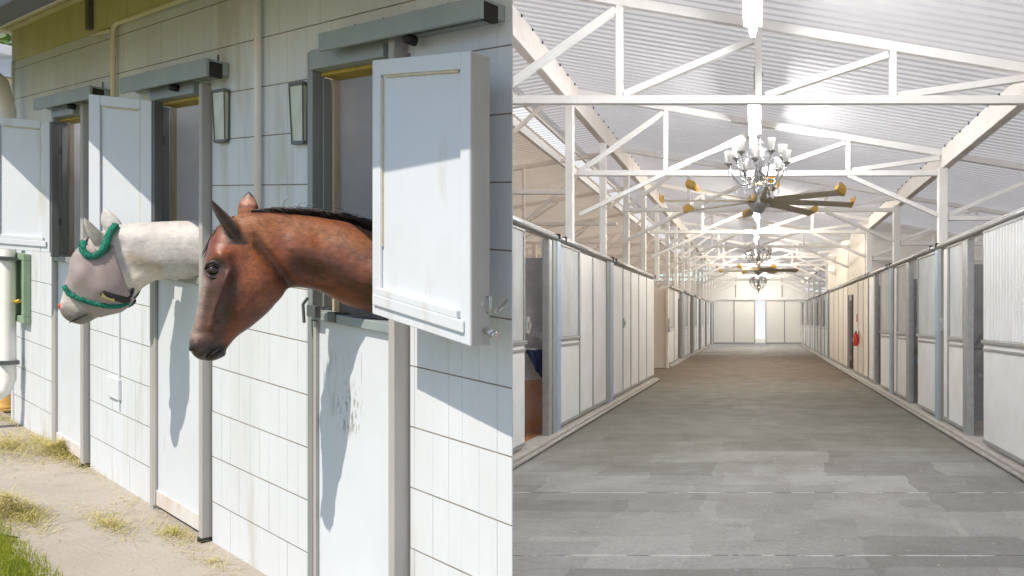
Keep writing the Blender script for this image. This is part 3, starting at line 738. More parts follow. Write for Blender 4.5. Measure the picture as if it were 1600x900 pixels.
def col_b(x, y, lat, P):
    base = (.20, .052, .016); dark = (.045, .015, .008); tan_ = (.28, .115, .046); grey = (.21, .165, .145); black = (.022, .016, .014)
    n = noise.noise(P*5)*.7+noise.noise(P*13)*.5+noise.noise(P*30)*.3
    c = lerp3(base, dark, .35+.7*n)
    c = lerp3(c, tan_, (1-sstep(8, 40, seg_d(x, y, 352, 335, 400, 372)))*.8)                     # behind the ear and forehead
    c = lerp3(c, tan_, (1-sstep(4, 26, seg_d(x, y, 420, 345, 590, 385)))*.45)  # sunlit crest painted into the coat
    c = lerp3(c, dark, (1-sstep(6, 30, seg_d(x, y, 470, 410, 610, 470)))*.75)  # shaded underside of the neck painted darker
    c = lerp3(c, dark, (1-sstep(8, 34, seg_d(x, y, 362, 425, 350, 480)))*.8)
    c = lerp3(c, dark, (1-sstep(4, 14, seg_d(x, y, 405, 385, 456, 450)))*.8)  # shade of the jowl crease put into the coat colour
    c = lerp3(c, (.30, .10, .04), (1-sstep(10, 34, seg_d(x, y, 395, 420, 420, 460)))*.5)  # lit cheek painted lighter
    c = lerp3(c, (.27, .195, .165), (1-sstep(7, 19, seg_d(x, y, 317, 445, 303, 520)))*.9)  # grey nose, its sunlit plane painted paler
    c = lerp3(c, (.055, .03, .022), (1-sstep(3, 13, seg_d(x, y, 334, 440, 318, 530)))*.65)                    # dark line beside the nose
    c = lerp3(c, (.05, .032, .026), (1-sstep(6, 20, seg_d(x, y, 352, 492, 336, 530)))*.8)
    c = lerp3(c, black, (1-sstep(10, 30, seg_d(x, y, 303, 550, 345, 556)))*.95)                  # muzzle
    c = lerp3(c, (.03, .022, .02), (1-sstep(7, 17, seg_d(x, y, 333, 424, 343, 418)))*.95)         # eye ring
    if y < 385 and (seg_d(x, y, 383, 385, 331, 312) < 18 and x < 392 and lat > .02): c = lerp3(c, black, sstep(18, 6, seg_d(x, y, 378, 385, 331, 312))*.95)
    if y < 318 and x > 375: c = lerp3((.33, .15, .09), black, sstep(312, 297, y))
    return c
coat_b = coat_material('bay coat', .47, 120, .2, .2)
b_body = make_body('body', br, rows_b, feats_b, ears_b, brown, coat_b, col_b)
eye_m = mat('horse eye', (.012, .008, .006), .06, col2=(.03, .015, .008), scale=20, amount=.6, spec=.8)
def ellipsoid(mb, c, rx, ry, rz, ax, ay, az, n=14, m=9):
    rr = []
    for i in range(m+1):
        ph = math.pi*i/m; r_, h_ = max(math.sin(ph), .01), math.cos(ph)
        rr.append([c + ax*(rx*r_*math.cos(2*math.pi*k/n)) + ay*(ry*r_*math.sin(2*math.pi*k/n)) + az*(rz*h_) for k in range(n)])
    mb.rings(rr)
zax = Vector((0, 0, 1))
def surf_w(sg, rows, px, py):
    """half width of the loft at a photograph point (for placing eyes, nostrils)"""
    best = None
    for r in catmull(rows, 8):
        d = seg_d(px, py, r[0], r[1], r[2], r[3])
        if best is None or d < best[0]:
            h = math.hypot(r[0]-r[2], r[1]-r[3]); f = (px-(r[0]+r[2])/2)*(r[0]-r[2])+(py-(r[1]+r[3])/2)*(r[1]-r[3]); zz = max(-.98, min(.98, 2*f/h/h))
            best = (d, r[4]*(1-r[6]*zz)*(1-abs(zz)**r[5])**(1/r[5]))
    return best[1]
for side in (1, -1):
    w = surf_w(br, rows_b, 337, 424)-.012; q = MB()
    ellipsoid(q, br.at(337, 424, side*w), .023, .017, .017, br.a, zax, br.b); q.build('eye', eye_m, brown)
    q = MB(); c = br.at(336, 415, side*(w+.013))
    q.tube([br.at(324, 423, side*(w+.002)), br.at(329, 414, side*(w+.012)), br.at(338, 411, side*(w+.015)), br.at(349, 417, side*(w+.012)), br.at(354, 426, side*(w+.004))], [.004, .006, .007, .006, .003], 8)
    q.tube([br.at(325, 427, side*(w+.002)), br.at(331, 434, side*(w+.010)), br.at(340, 436, side*(w+.012)), br.at(350, 431, side*(w+.006))], [.003, .005, .005, .003], 8)
    q.build('eyelid', mat('dark eyelid skin', (.03, .024, .022), .5, col2=(.05, .04, .035), scale=30, amount=.6), brown)
    w = surf_w(br, rows_b, 305, 541)-.003; q = MB()
    ellipsoid(q, br.at(304, 541, side*(w+.004)), .011, .019, .008, (br.a*.8+zax*.3).normalized(), (zax*.9-br.a*.4).normalized(), br.b); q.build('nostril', dark_m, brown)
q = MB(); w = surf_w(br, rows_b, 335, 553)
q.tube([br.at(318, 561, .012), br.at(326, 557, w*.8), br.at(336, 551, surf_w(br, rows_b, 336, 551)+.001), br.at(350, 541, surf_w(br, rows_b, 348, 541)-.001)], [.002, .003, .003, .001], 6); q.build('mouth', dark_m, brown)
rg = random.Random(5); q = MB()
black_hair = mat('black mane hair', (.018, .014, .013), .45, col2=(.05, .035, .028), scale=30, amount=.7)
crest = [(392, 331), (420, 328), (470, 329), (520, 335), (560, 345), (600, 365)]
hair(q, br, crest, -.012, .075, 1700, rg, fall=tuple(-br.b*.9-br.a*.55+Vector((0, 0, -.35))), wid=.0032, spread=.013, lift=.10, jit=.5)
hair(q, br, crest, .004, .055, 600, rg, fall=tuple(-br.a*1.0+br.b*.15+Vector((0, 0, -.05))), wid=.0028, spread=.008, lift=.05, jit=.45)
hair(q, br, [(430, 331), (500, 335), (560, 347)], 0, .07, 26, rg, fall=tuple(-br.a*.8+Vector((0, 0, .4))), wid=.0018, spread=.01, lift=.2)
q.build('mane', black_hair, brown)
q = MB(); hair(q, br, [(368, 338), (350, 346), (338, 360)], -.02, .10, 420, rg, fall=tuple(br.a*.30+Vector((0, 0, -1.0))), wid=.003, spread=.022, lift=.02, jit=.22)
q.build('forelock', black_hair, brown)

# ---- grey horse with a fly mask in the second door
gy = Sagittal((-2.985, 3.952, 0), (-.88, -.475, 0))
grey_h = empty('horse', gy.at(320, 435), 'pale grey horse in a fly mask looking out of the second door', 'horse')
rows_g = [
    (400, 350, 400, 470, .17, 2.1, .05), (360, 350, 360, 450, .15, 2.1, .06), (325, 345, 325, 437, .12, 2.1, .1), (290, 345, 287, 436, .10, 2.1, .1),
    (252, 346, 250, 437, .09, 2.1, .1), (218, 348, 228, 446, .082, 2.1, .1), (192, 350, 214, 458, .08, 2.2, .08), (172, 357, 206, 468, .092, 2.3, .0),
    (150, 366, 199, 477, .102, 2.3, -.05), (132, 382, 190, 484, .108, 2.3, -.1), (120, 402, 180, 488, .104, 2.3, -.12), (112, 426, 169, 491, .09, 2.3, -.13),
    (106, 446, 158, 494, .075, 2.3, -.13), (101, 460, 149, 498, .066, 2.3, -.12), (96, 470, 142, 502, .062, 2.2, -.08), (94, 480, 137, 505, .058, 2.2, -.04), (97, 491, 131, 507, .045, 2.1, 0), (104, 499, 124, 507, .03, 2, 0), (109, 502, 119, 506, .012, 2, 0)]
feats_g = [(128, 398, 136, 402, 8, .014), (180, 450, 180, 450, 22, .012), (195, 385, 212, 450, 8, -.014), (215, 425, 300, 428, 10, -.012), (215, 375, 300, 380, 22, .010),
           (100, 478, 100, 478, 8, .008), (120, 503, 140, 494, 4, -.01), (128, 458, 112, 478, 10, -.006)]
ears_g = [dict(base=(172, 389), tip=(140, 341), w_lat=(.06, .085), wide=.034, turn=.8, bend=(.05, 0)),
          dict(base=(176, 358), tip=(157, 322), w_lat=(-.05, -.07), wide=.042, turn=-.3, bend=(.05, 0))]
def col_g(x, y, lat, P):
    c = (.52, .50, .49)
    n = noise.noise(P*11)*.7+noise.noise(P*26)*.3
    c = lerp3(c, (.33, .31, .31), .30+.9*n)
    c = lerp3(c, (.36, .29, .21), (1-sstep(3, 16, seg_d(x, y, 212, 405, 250, 420)))*.75)
    c = lerp3(c, (.64, .58, .46), (1-sstep(8, 26, seg_d(x, y, 215, 440, 240, 436)))*.6)
    c = lerp3(c, (.17, .155, .14), (1-sstep(6, 24, seg_d(x, y, 108, 492, 140, 500)))*.85)
    c = lerp3(c, (.50, .46, .42), (1-sstep(5, 14, seg_d(x, y, 108, 460, 128, 478)))*.5)
    c = lerp3(c, (.60, .26, .20), (1-sstep(4, 8, math.hypot(x-97, y-478)))*.9)
    if y < 388 and lat > .035 and x < 176: c = lerp3(c, (.28, .26, .22), .6)
    return c
coat_g = coat_material('grey coat', .55, 160, .15, .1, (.80, 1.2))
make_body('body', gy, rows_g, feats_g, ears_g, grey_h, coat_g, col_g)
for side in (1, -1):
    w = surf_w(gy, rows_g, 99, 480)-.001; q = MB()
    ellipsoid(q, gy.at(99, 480, side*w), .010, .018, .006, gy.a, (zax*.95+gy.a*.3).normalized(), gy.b)
    q.build('nostril', mat('pink nostril', (.42, .12, .08), .5, col2=(.25, .06, .05), scale=30, amount=.7), grey_h)
q = MB(); q.tube([gy.at(110, 504, .012), gy.at(120, 501, surf_w(gy, rows_g, 120, 501)), gy.at(134, 495, surf_w(gy, rows_g, 134, 495)+.001), gy.at(142, 491, surf_w(gy, rows_g, 142, 491))], [.002, .003, .003, .001], 6); q.build('mouth', dark_m, grey_h)
for side in (1, -1):
    w = surf_w(gy, rows_g, 131, 418)-.010; q = MB(); ellipsoid(q, gy.at(131, 418, side*w), .024, .018, .018, gy.a, zax, gy.b); q.build('eye', eye_m, grey_h)
# fly mask: shell over the face, trimmed with teal fleece
mask_m = mat('lilac grey fly mesh', (.44, .36, .36), .7, col2=(.33, .27, .27), scale=5, amount=.9, bump=.3, bscale=260)
rows_m = [list(r) for r in rows_g[7:14]]
rows_m[0] = [177, 362, 210, 462, .088, 2.25, .02]
rows_m[-1] = [105, 450, 155, 494, .073, 2.3, -.13]
feats_m = feats_g + [(132, 428, 136, 430, 17, .020), (150, 405, 165, 440, 8, -.006), (160, 455, 172, 425, 6, .008)]
mk = MB(); rr = [superring(gy, r, 40, .012, feats_m) for r in catmull(rows_m, 6)]
# leave the ears and poll free
mk.rings(rr, cap=False)
dl = [f for f in mk.b.faces if (lambda c: (gy.px(c)[1] < 388 + (gy.px(c)[0]-150)*.30 and gy.px(c)[0] > 139 and gy.px(c)[0] < 190 and seg_d(*gy.px(c), 160, 372, 172, 360) < 27))(f.calc_center_median())]
bmesh.ops.delete(mk.b, geom=dl, context='FACES')
for v in mk.b.verts:
    P_n = v.co*11; v.co += Vector((noise.noise(P_n), noise.noise(P_n+Vector((7, 0, 0))), noise.noise(P_n+Vector((0, 9, 0)))))*.007
mask_m.node_tree.nodes['Principled BSDF'].inputs['Alpha'].default_value = .82
mask = mk.build('fly_mask', mask_m, grey_h)
md = mask.modifiers.new('solid', 'SOLIDIFY'); md.thickness = .003
fle_m = mat('teal fleece', (.008, .19, .125), .9, col2=(.02, .28, .19), scale=40, amount=.8, bump=.8, bscale=140)
rgf = random.Random(8)
def fleece(pts, r, name='fleece_trim', m=None, sides=(1, -1), parent=mask, rowsx=rows_g):
    for sd in sides:
        q = MB(); pp = []
        dense = catmull([list(p) for p in pts], 5)
        for (x, y) in dense: pp.append(gy.at(x, y, sd*(surf_w(gy, rowsx, x, y)+.018)))
        q.tube(pp, r, 8)
        if m is None:                       # tufted pile
            for _ in range(900):
                i = rgf.randrange(len(pp)-1); c = pp[i].lerp(pp[i+1], rgf.random()); n = Vector((rgf.gauss(0, 1), rgf.gauss(0, 1), rgf.gauss(0, 1))).normalized(); t = n.orthogonal().normalized()*.0022
                q.poly([c+n*r*.8-t, c+n*r*.8+t, c+n*(r+rgf.uniform(.003, .007))])
        q.build(name, m or fle_m, parent)
fleece([(137, 381), (140, 393), (149, 402), (160, 403), (170, 395), (175, 384), (178, 368), (184, 353)], .0155)
fleece([(109, 449), (119, 460), (140, 470), (165, 477), (188, 479), (203, 473)], .0115)
strap_m = mat('black webbing', (.015, .015, .014), .7, col2=(.03, .03, .03), scale=20, amount=.6)
fleece([(170, 458), (185, 464), (203, 470)], .017, 'chin_strap', strap_m)
fleece([(203, 468), (209, 461), (213, 452)], .007, 'chin_strap', strap_m)
ypatch_m = mat('yellow label cloth', (.62, .48, .18), .6, col2=(.5, .4, .15), scale=20, amount=.5)
q = MB()
pa = [gy.at(x, y, surf_w(gy, rows_g, x, y)+w) for (x, y, w) in ((172, 459, .036), (189, 466, .036), (187, 472, .036), (170, 465, .036))]
pb = [p - gy.b*.006 for p in pa]; q.hexa(pb+pa); q.build('strap_tag', ypatch_m, mask)

# ================================================================== RIGHT: barn aisle
HX, YEND = 2.42, 42.0
STEP, Y1 = 3.27, 6.57
barn = empty('barn_building', (0, YEND/2, -EYE), 'long barn with a white corrugated roof over a concrete aisle', 'barn')
def zr(x): return 2.72-.166*x if x > -2.50 else 2.72+.166*2.50+(x+2.50)*.17
def roof_sheet(x0, x1, y0, y1, dz=0.0, per=.13, amp=.007):
    q = MB(); n = int((y1-y0)/per); prof = []
    for i in range(n):
        y = y0+i*per
        prof += [(y, 0), (y+per*.30, 0), (y+per*.45, amp*2), (y+per*.80, amp*2), (y+per*.95, 0)]
    for xs in ((x0, x1),):
        A = [q.b.verts.new((x0, y, zr(x0)+dz+h)) for y, h in prof]; B = [q.b.verts.new((x1, y, zr(x1)+dz+h)) for y, h in prof]
        for k in range(len(prof)-1): q.b.faces.new((A[k], A[k+1], B[k+1], B[k]))
    return q
roof_sheet(-2.495, 6.6, 4.2, YEND+.3).build('roof', roof_m, barn)
roof_sheet(-3.22, -2.505, 4.6, YEND+.3).build('roof', roof_m, barn)
roof_sheet(-8.8, -3.52, 8.6, YEND+.3).build('roof', tan_m, barn)
roof_sheet(-5.2, -3.52, 6.2, 8.59).build('roof', tan_m, barn)  # unseen roof stretch added to stop sun patches on the floor
roof_sheet(-3.60, -3.14, 6.2, YEND+.3, .035).build('skylight', sky_m, barn)
# unseen canopy added and shaped to keep sun off the aisle floor
q = MB(); zc = 3.12
wq = lambda s, d: (WP(s, d, 0).x, WP(s, d, 0).y)
can = [(-1.78, .25), (6.6, .25), (6.6, 4.7), (-3.3, 4.7), wq(2.7, .4), wq(.55, .45), wq(-.1, .5)]
q.poly([(x, y, zr(x)+.06) for x, y in can]); q.poly([(x, y, zr(x)+.09) for x, y in can][::-1]); q.build('roof', roof_m, barn)
# purlins on the trusses, long beams
q = MB(); q.bar((-2.47, 4.3, zr(-2.47)-.17), (-2.47, YEND, zr(-2.47)-.17), .11, .30); q.build('ridge_beam', beam_m, barn, .006)
q = MB(); q.bar((2.50, 4.3, zr(2.5)-.15), (2.50, YEND, zr(2.5)-.15), .11, .26); q.build('eave_beam', beam_m, barn, .006)
q = MB(); q.bar((-3.56, 8.6, zr(-3.56)-.09), (-3.56, YEND, zr(-3.56)-.09), .07, .13); q.build('skylight_kerb', bsteel_m, barn, .006)
q = MB(); q.bar((-3.18, 8.6, zr(-3.18)-.07), (-3.18, YEND, zr(-3.18)-.07), .05, .10); q.build('skylight_kerb', bsteel_m, barn, .006)
# purlin bolts on the beam
for bx_, yy0 in ((-2.395, 6.0), (2.435, 6.0)):
    q = MB()
    q.box(bx_-.006, bx_+.006, yy0, yy0+.022, zr(bx_)-.05, zr(bx_)-.025); b0 = q.build('purlin_bolt', dark_m, barn)
    for i in range(1, 34):
        c = b0.copy(); COL.objects.link(c); c.parent = barn; c.location.y += i*.36
# roof trusses
CH = 1.96
def truss_mesh(y, i):
    q = MB(); w = .07
    tz = lambda x: zr(x)-.085
    V = (0, 1, 0)
    q.bar((-2.42, y, CH), (2.45, y, CH), w, w, V)
    q.bar((-2.42, y, tz(-2.42)), (2.45, y, tz(2.45)), w, .085, V)
    for x in (-1.24, 0.0, 1.2):
        q.bar((x, y, CH+.035), (x, y, tz(x)-.04), w*.85, w*.85, V)
    yy = y
    for (xa, za, xb, zb_) in ((-2.38, CH+.03, -1.27, tz(-1.24)-.07), (-1.20, CH+.05, -.05, tz(0)-.14), (.06, CH+.04, 1.16, tz(1.2)-.07), (1.25, CH+.04, 2.42, tz(2.42)-.07)):
        q.bar((xa, yy, za), (xb, yy, zb_), w*.8, w*.85, V)
    if i:
        q.bar((1.2, y-.001, CH-.03), (2.40, y-.001, 1.40), w*.8, w*.8, V)
        if i in (1, 2, 4): q.bar((-2.38, y-.045, 1.40), (-.05, y-.045, 2.52), w*.75, w*.75, V)
        else: q.bar((-2.38, y-.001, 1.40), (-1.2, y-.001, CH-.03), w*.8, w*.8, V)
    return q
n_tr = 0; y = Y1
while y < YEND-1:
    t = truss_mesh(y, n_tr).build('roof_truss', bsteel_m, barn, .004)
    if n_tr:
        q = MB(); q.box(2.40, 2.52, y-.055, y+.055, 1.0, zr(2.46)-.28); q.build('aisle_post', bsteel_m, barn, .006)
        # shed side beyond the right-hand stalls
        q = MB(); V = (0, 1, 0)
        q.bar((2.53, y, 1.36), (5.9, y, 1.36), .06, .06, V); q.bar((2.53, y, 1.40), (3.9, y, zr(3.9)-.09), .055, .055, V); q.bar((2.53, y, zr(2.53)-.10), (6.4, y, zr(6.4)-.09), .06, .07, V)
        q.bar((3.9, y, 1.39), (3.9, y, zr(3.9)-.11), .05, .05, V)
        q.build('shed_truss', bsteel_m, barn, .004)
    if n_tr:
        q = MB(); V = (0, 1, 0); yy = y+.05
        q.bar((-2.53, yy, 1.72), (-8.4, yy, 1.72), .06, .06, V); q.bar((-2.53, yy, zr(-2.53)-.12), (-8.6, yy, zr(-8.6)-.1), .06, .07, V)
        for xa in (-4.2, -5.8, -7.2):
            q.bar((xa, yy, 1.75), (xa, yy, zr(xa)-.14), .05, .05, V); q.bar((xa+.03, yy, 1.76), (xa+1.35, yy, zr(xa+1.35)-.16), .05, .05, V)
        q.bar((-5.0, yy, -1.35), (-5.0, yy, 1.69), .09, .09, V)
        q.bar((-4.97, yy, 1.0), (-4.2, yy, 1.69), .05, .05, V)
        q.build('side_truss', beam_m, barn, .004)
    n_tr += 1; y += STEP
yl = 9.6
while yl < 41:
    q = MB(); q.box(-2.51, -2.41, yl-.05, yl+.05, .965, zr(-2.46)-.33); q.build('aisle_post', bsteel_m, barn, .006); yl += 2.06
# end wall with two sliding doors left ajar
q = MB(); dy = YEND
q.box(-8.8, -2.62, dy, dy+.12, -1.4, 2.2); q.box(2.60, 6.5, dy, dy+.12, -1.4, 1.55)
for k in range(9):
    xa = -2.62+k*5.22/9; q.hexa([(xa+.004, dy, 1.28), (xa+5.22/9-.004, dy, 1.28), (xa+5.22/9-.004, dy+.1, 1.28), (xa+.004, dy+.1, 1.28), (xa+.004, dy, zr(xa)-.02), (xa+5.22/9-.004, dy, zr(xa+5.22/9)-.02), (xa+5.22/9-.004, dy+.1, zr(xa+5.22/9)-.02), (xa+.004, dy+.1, zr(xa)-.02)])
q.build('end_wall', endw_m, barn)
q = MB(); q.box(-2.62, 2.60, dy-.13, dy-.02, 1.14, 1.26); q.build('door_rail', bsteel_m, barn, .01)
for (a, b) in ((-2.60, -.18), (.40, 2.58)):
    q = MB(); q.box(a, b, dy-.02, dy+.03, -1.36, 1.13); dr = q.build('sliding_door', endw_m, barn)
    q = MB(); mid = (a+b)/2
    q.box(mid-.03, mid+.03, dy-.036, dy-.021, -1.3, 1.1); q.box(a+.02, b-.02, dy-.036, dy-.021, -1.36, -1.28)
    q.box(a, a+.05, dy-.036, dy-.021, -1.27, 1.1); q.box(b-.05, b, dy-.036, dy-.021, -1.27, 1.1); q.build('door_frame', frame_m, dr)
q = MB()
for xx in (-1.3, 1.35): q.box(xx-.03, xx+.03, dy-.02, dy-.002, 1.29, zr(xx)-.06)
q.build('wall_seam', frame_m, barn)
# tack-room wall over the right-hand stalls, outer walls
q = MB(); q.hexa([(2.40, 16.6, 1.03), (2.50, 16.6, 1.03), (2.50, 25.4, 1.03), (2.40, 25.4, 1.03), (2.40, 16.6, zr(2.4)-.29), (2.50, 16.6, zr(2.5)-.29), (2.50, 25.4, zr(2.5)-.29), (2.40, 25.4, zr(2.4)-.29)])
q.build('tack_room_wall', cpanel_m, barn, .004)
q = MB(); q.hexa([(2.51, 16.6, -1.4), (6.3, 16.6, -1.4), (6.3, 16.7, -1.4), (2.51, 16.7, -1.4), (2.51, 16.6, zr(2.51)-.1), (6.3, 16.6, zr(6.3)-.1), (6.3, 16.7, zr(6.3)-.1), (2.51, 16.7, zr(2.51)-.1)])
q.build('tack_room_wall', bsteel_m, barn)
q = MB(); q.box(6.3, 6.4, 4.3, YEND, -1.4, 1.2); q.build('outer_wall', endw_m, barn)
'''# purlin under the roof at mid slope (dark joint line of the roof sheets)
q = MB()
for x in (.9, -1.9, 4.4):
    q.bar((x, 4.4, zr(x)-.03), (x, YEND, zr(x)-.03), .05, .04)
q.build('purlin', beam_m, barn)
'''

# ------------------------------------------------------------------ stall fronts
ZF, ZT = -1.30, .965
def stall(side, label, els, group=None, x=HX, deep=True, zt=ZT, rug=None, lining=None, partition=None, cream=False):
    """els: (kind, px near, px far) in photograph columns along this front"""
    c = F*x
    def Y(px): return c/abs(px-PX)
    ya = min(Y(e[1]) for e in els); yb = max(Y(e[2]) for e in els)
    rt = empty('stall_front', (side*x, (ya+yb)/2, -EYE), label, 'stall', group)
    def bx(mb, y0, y1, o0, o1, z0, z1):        # o: depth behind the front plane
        xa, xb = sorted((side*(x+o0), side*(x+o1))); return mb.box(xa, xb, y0, y1, z0, z1)
    split = -.235
    pm_ = cpanel_m if cream else panel_m
    for (kind, p0, p1) in els:
        y0, y1 = sorted((Y(p0), Y(p1)))
        if kind in ('split', 'corr'):
            w = 0.0 if kind == 'split' else -.03
            q = MB(); bx(q, y0+.004, y1-.004, w, w+.04, ZF, split-.02); lp = q.build('lower_panel', pm_, rt, .004)
            q = MB(); bx(q, y0+.002, y1-.002, w-.008, w-.001, ZF, ZF+.04); bx(q, y0+.002, y1-.002, w-.012, w-.001, split-.09, split-.062); q.build('trim_strip', galv_m, lp, .002)
            q = MB(); bx(q, y0-.02, y1+.02, w-.022, w+.012, split-.018, split+.024); q.build('mid_rail', galv_m, rt, .006)
            q = MB(); zz0, zz1 = split+.028, zt-.05
            per = .085 if kind == 'corr' else .030; am = .016 if kind == 'corr' else .004; n = max(2, int((y1-y0-.02)/per)); per = (y1-y0-.02)/n
            prof = []
            for i in range(n):
                yy = y0+.01+i*per; prof += [(yy, 0), (yy+per*.4, 0), (yy+per*.55, am), (yy+per*.85, am)]
            prof.append((y1-.01, 0))
            A = [q.b.verts.new((side*(x+w+.012-h), yy, zz0)) for yy, h in prof]; B = [q.b.verts.new((side*(x+w+.012-h), yy, zz1)) for yy, h in prof]
            for k in range(len(prof)-1): q.b.faces.new((A[k], A[k+1], B[k+1], B[k]))
            up = q.build('grille_panel' if kind == 'split' else 'corrugated_panel', mesh_m if kind == 'split' else panel_m, rt)
            up.modifiers.new('solid', 'SOLIDIFY').thickness = .004
            q = MB(); bx(q, y0+.003, y0+.028, w-.006, w+.03, zz0, zz1); bx(q, y1-.028, y1-.003, w-.006, w+.03, zz0, zz1); bx(q, y0+.003, y1-.003, w-.006, w+.03, zz1+.001, zz1+.03); q.build('panel_frame', galv_m, up, .003)
        elif kind == 'plain':
            q = MB(); bx(q, y0+.010, y1-.010, .0, .04, ZF, zt-.045); pn = q.build('wall_panel', pm_, rt, .008); q = MB(); bx(q, y0-.016, y0+.030, -.012, -.001, ZF, zt-.045); q.build('joint_strip', galv_m, pn, .002); q = MB(); bx(q, y0+.01, y1-.01, -.008, -.001, ZF, ZF+.05); q.build('bottom_strip', galv_m, pn, .002)
        elif kind == 'latch':
            q = MB(); ym = (y0+y1)/2; bx(q, ym-.05, ym+.05, -.03, -.001, -.14, .03); bx(q, ym-.02, ym+.02, -.05, -.031, -.10, -.02); q.build('latch', galv_m, rt, .004)
        elif kind == 'post':
            q = MB(); bx(q, y0, y1, -.015, .07, ZF-.06, zt-.03); q.build('post', galv_m, rt, .008)
        elif kind == 'bpost':
            q = MB(); ym = y0+(y1-y0)*.45; bx(q, y0, ym-.005, -.02, .07, ZF-.06, zt-.02); q.build('post', frame_m, rt, .005)
            q = MB(); bx(q, ym, y1, -.03, .07, ZF-.06, zt-.02); q.build('post', bpost_m, rt, .008)
        elif kind == 'door':
            q = MB(); bx(q, y0, y1, .10, .12, ZF, zt-.3); q.build('door', dark_m, rt)
            q = MB(); bx(q, y0+.0, y1, .0, .04, zt-.3, zt-.05); q.build('wall_panel', pm_, rt)
        elif kind == 'open':
            pass
    # sliding track and head rail over the front
    q = MB(); q.tube([(side*(x-.02), ya, zt+.015), (side*(x-.02), yb, zt+.015)], .032, 10); q.build('head_track', galv_m, rt)
    q = MB(); bx(q, ya, yb, .015, .05, zt-.03, zt+.075); q.build('head_rail', beam_m, rt, .004)
    for yy in (ya+.15, yb-.15):
        q = MB(); bx(q, yy-.02, yy+.02, -.06, -.0, zt+.0, zt+.06); q.build('track_hanger', dark_m, rt)
    if deep:
        lm = lining or lining_m
        q = MB(); bx(q, ya+.0, yb-.0, 2.9, 2.95, -1.395, .75); q.build('back_wall', lm, rt)
        q = MB(); bx(q, yb-.05, yb-.01, .09, 2.89, -.72 if partition else -1.395, .75); q.build('partition', lm, rt)
        if partition: q = MB(); bx(q, yb-.053, yb-.007, .09, 2.89, -1.395, -.724); q.build('partition', partition, rt)
        q = MB(); bx(q, ya+.02, yb-.06, .10, 2.88, -1.400, -1.36); q.build('bedding', shav_m if side < 0 else kerb_m, rt)
    return rt
def spans(a, b, n, kind):
    return [(kind, a+(b-a)*i/n, a+(b-a)*(i+1)/n) for i in range(n)]
# right-hand row
sr1 = stall(1, 'nearest right stall front with a white corrugated door slid half open', [('plain', 1830, 1740), ('bpost', 1740, 1726), ('split', 1725, 1662), ('corr', 1660, 1541), ('open', 1540, 1513), ('post', 1513, 1506), ('split', 1505, 1482), ('plain', 1482, 1474), ('latch', 1476, 1470), ('bpost', 1472, 1464)])
stall(1, 'right stall front with grille door and latch between the two post columns', [('split', 1463, 1434), ('open', 1433, 1421), ('post', 1421, 1417), ('split', 1416, 1402), ('plain', 1402, 1397), ('bpost', 1397, 1392)])
stall(1, 'right stall front beside the fire extinguisher with narrow dark opening', [('split', 1391, 1376), ('open', 1375, 1368), ('post', 1368, 1366), ('plain', 1366, 1358)])
stall(1, 'cream panelled tack room front with a narrow dark doorway', [('plain', 1357, 1349), ('plain', 1349, 1341), ('plain', 1341, 1333.5), ('door', 1333.5, 1325)] + spans(1325, 1296, 4, 'plain'), deep=False, cream=True)
for k, (a, b) in enumerate(((1295, 1283.5), (1283.5, 1274), (1274, 1266.5), (1266.5, 1260), (1260, 1251.5))):
    stall(1, 'small far stall front of white lower boards in the right-hand row', [('bpost', a, a-(a-b)*.14), ('split', a-(a-b)*.14, a-(a-b)*.55), ('open', a-(a-b)*.55, a-(a-b)*.78), ('split', a-(a-b)*.78, b)], 'far stall fronts of the right-hand row')
# left-hand row
sl1 = stall(-1, 'nearest left stall front, open on rust stained boards and a navy rug', [('split', 745, 820), ('latch', 818, 825), ('open', 821, 856), ('post', 856.5, 861), ('bpost', 862, 873)], partition=rustw_m)
stall(-1, 'left stall front with grille door before two plain white panels', [('split', 873, 905), ('plain', 905, 926), ('plain', 926, 947), ('bpost', 947, 956)])
stall(-1, 'left front of plain glossy panels ending at the cross aisle', [('plain', 956, 973), ('latch', 973, 973.5)] + spans(973, 1022, 4, 'plain'))
XL = 2.64
for k, (a, b) in enumerate(((1045, 1069), (1069, 1084.5), (1084.5, 1096), (1096, 1104.5), (1104.5, 1112.5))):
    stall(-1, 'small far stall front beyond the cross aisle in the left-hand row', [('split', a, a+(b-a)*.35), ('plain', a+(b-a)*.35, a+(b-a)*.6), ('open', a+(b-a)*.6, a+(b-a)*.8), ('bpost', a+(b-a)*.82, b)], 'far stall fronts of the left-hand row', x=XL)
q = MB(); q.box(-6.0, -2.70, 21.55, 21.65, -1.4, .93); q.build('cross_aisle_wall', cpanel_m, barn)
q = MB(); q.box(-2.69, -2.62, 21.40, 21.54, -1.4, .95); q.build('corner_post', cpanel_m, barn, .006)
q = MB(); q.box(-2.60, -2.56, 21.2, 21.35, -.35, .05); q.build('control_box', galv_m, barn, .006)
# sills along the two rows
for (xa, xb, ya, yb_, nm) in ((2.33, 2.56, 4.6, YEND-.2, 0), (-2.56, -2.33, 6.6, 17.1, 1), (-2.78, -2.56, 21.7, YEND-.2, 2)):
    q = MB(); q.box(xa, xb, ya, yb_, -1.403, -1.335); tag(q.build('kerb', kerb_m, None, .012), kind='structure')
for (xx, ya, yb_) in ((2.30, 4.6, 41.5), (-2.30, 6.6, 17.05)):
    q = MB(); q.tube([(xx, ya, -1.375), (xx, yb_, -1.375)], .022, 8); q.build('floor_pipe', kerb_m, barn)
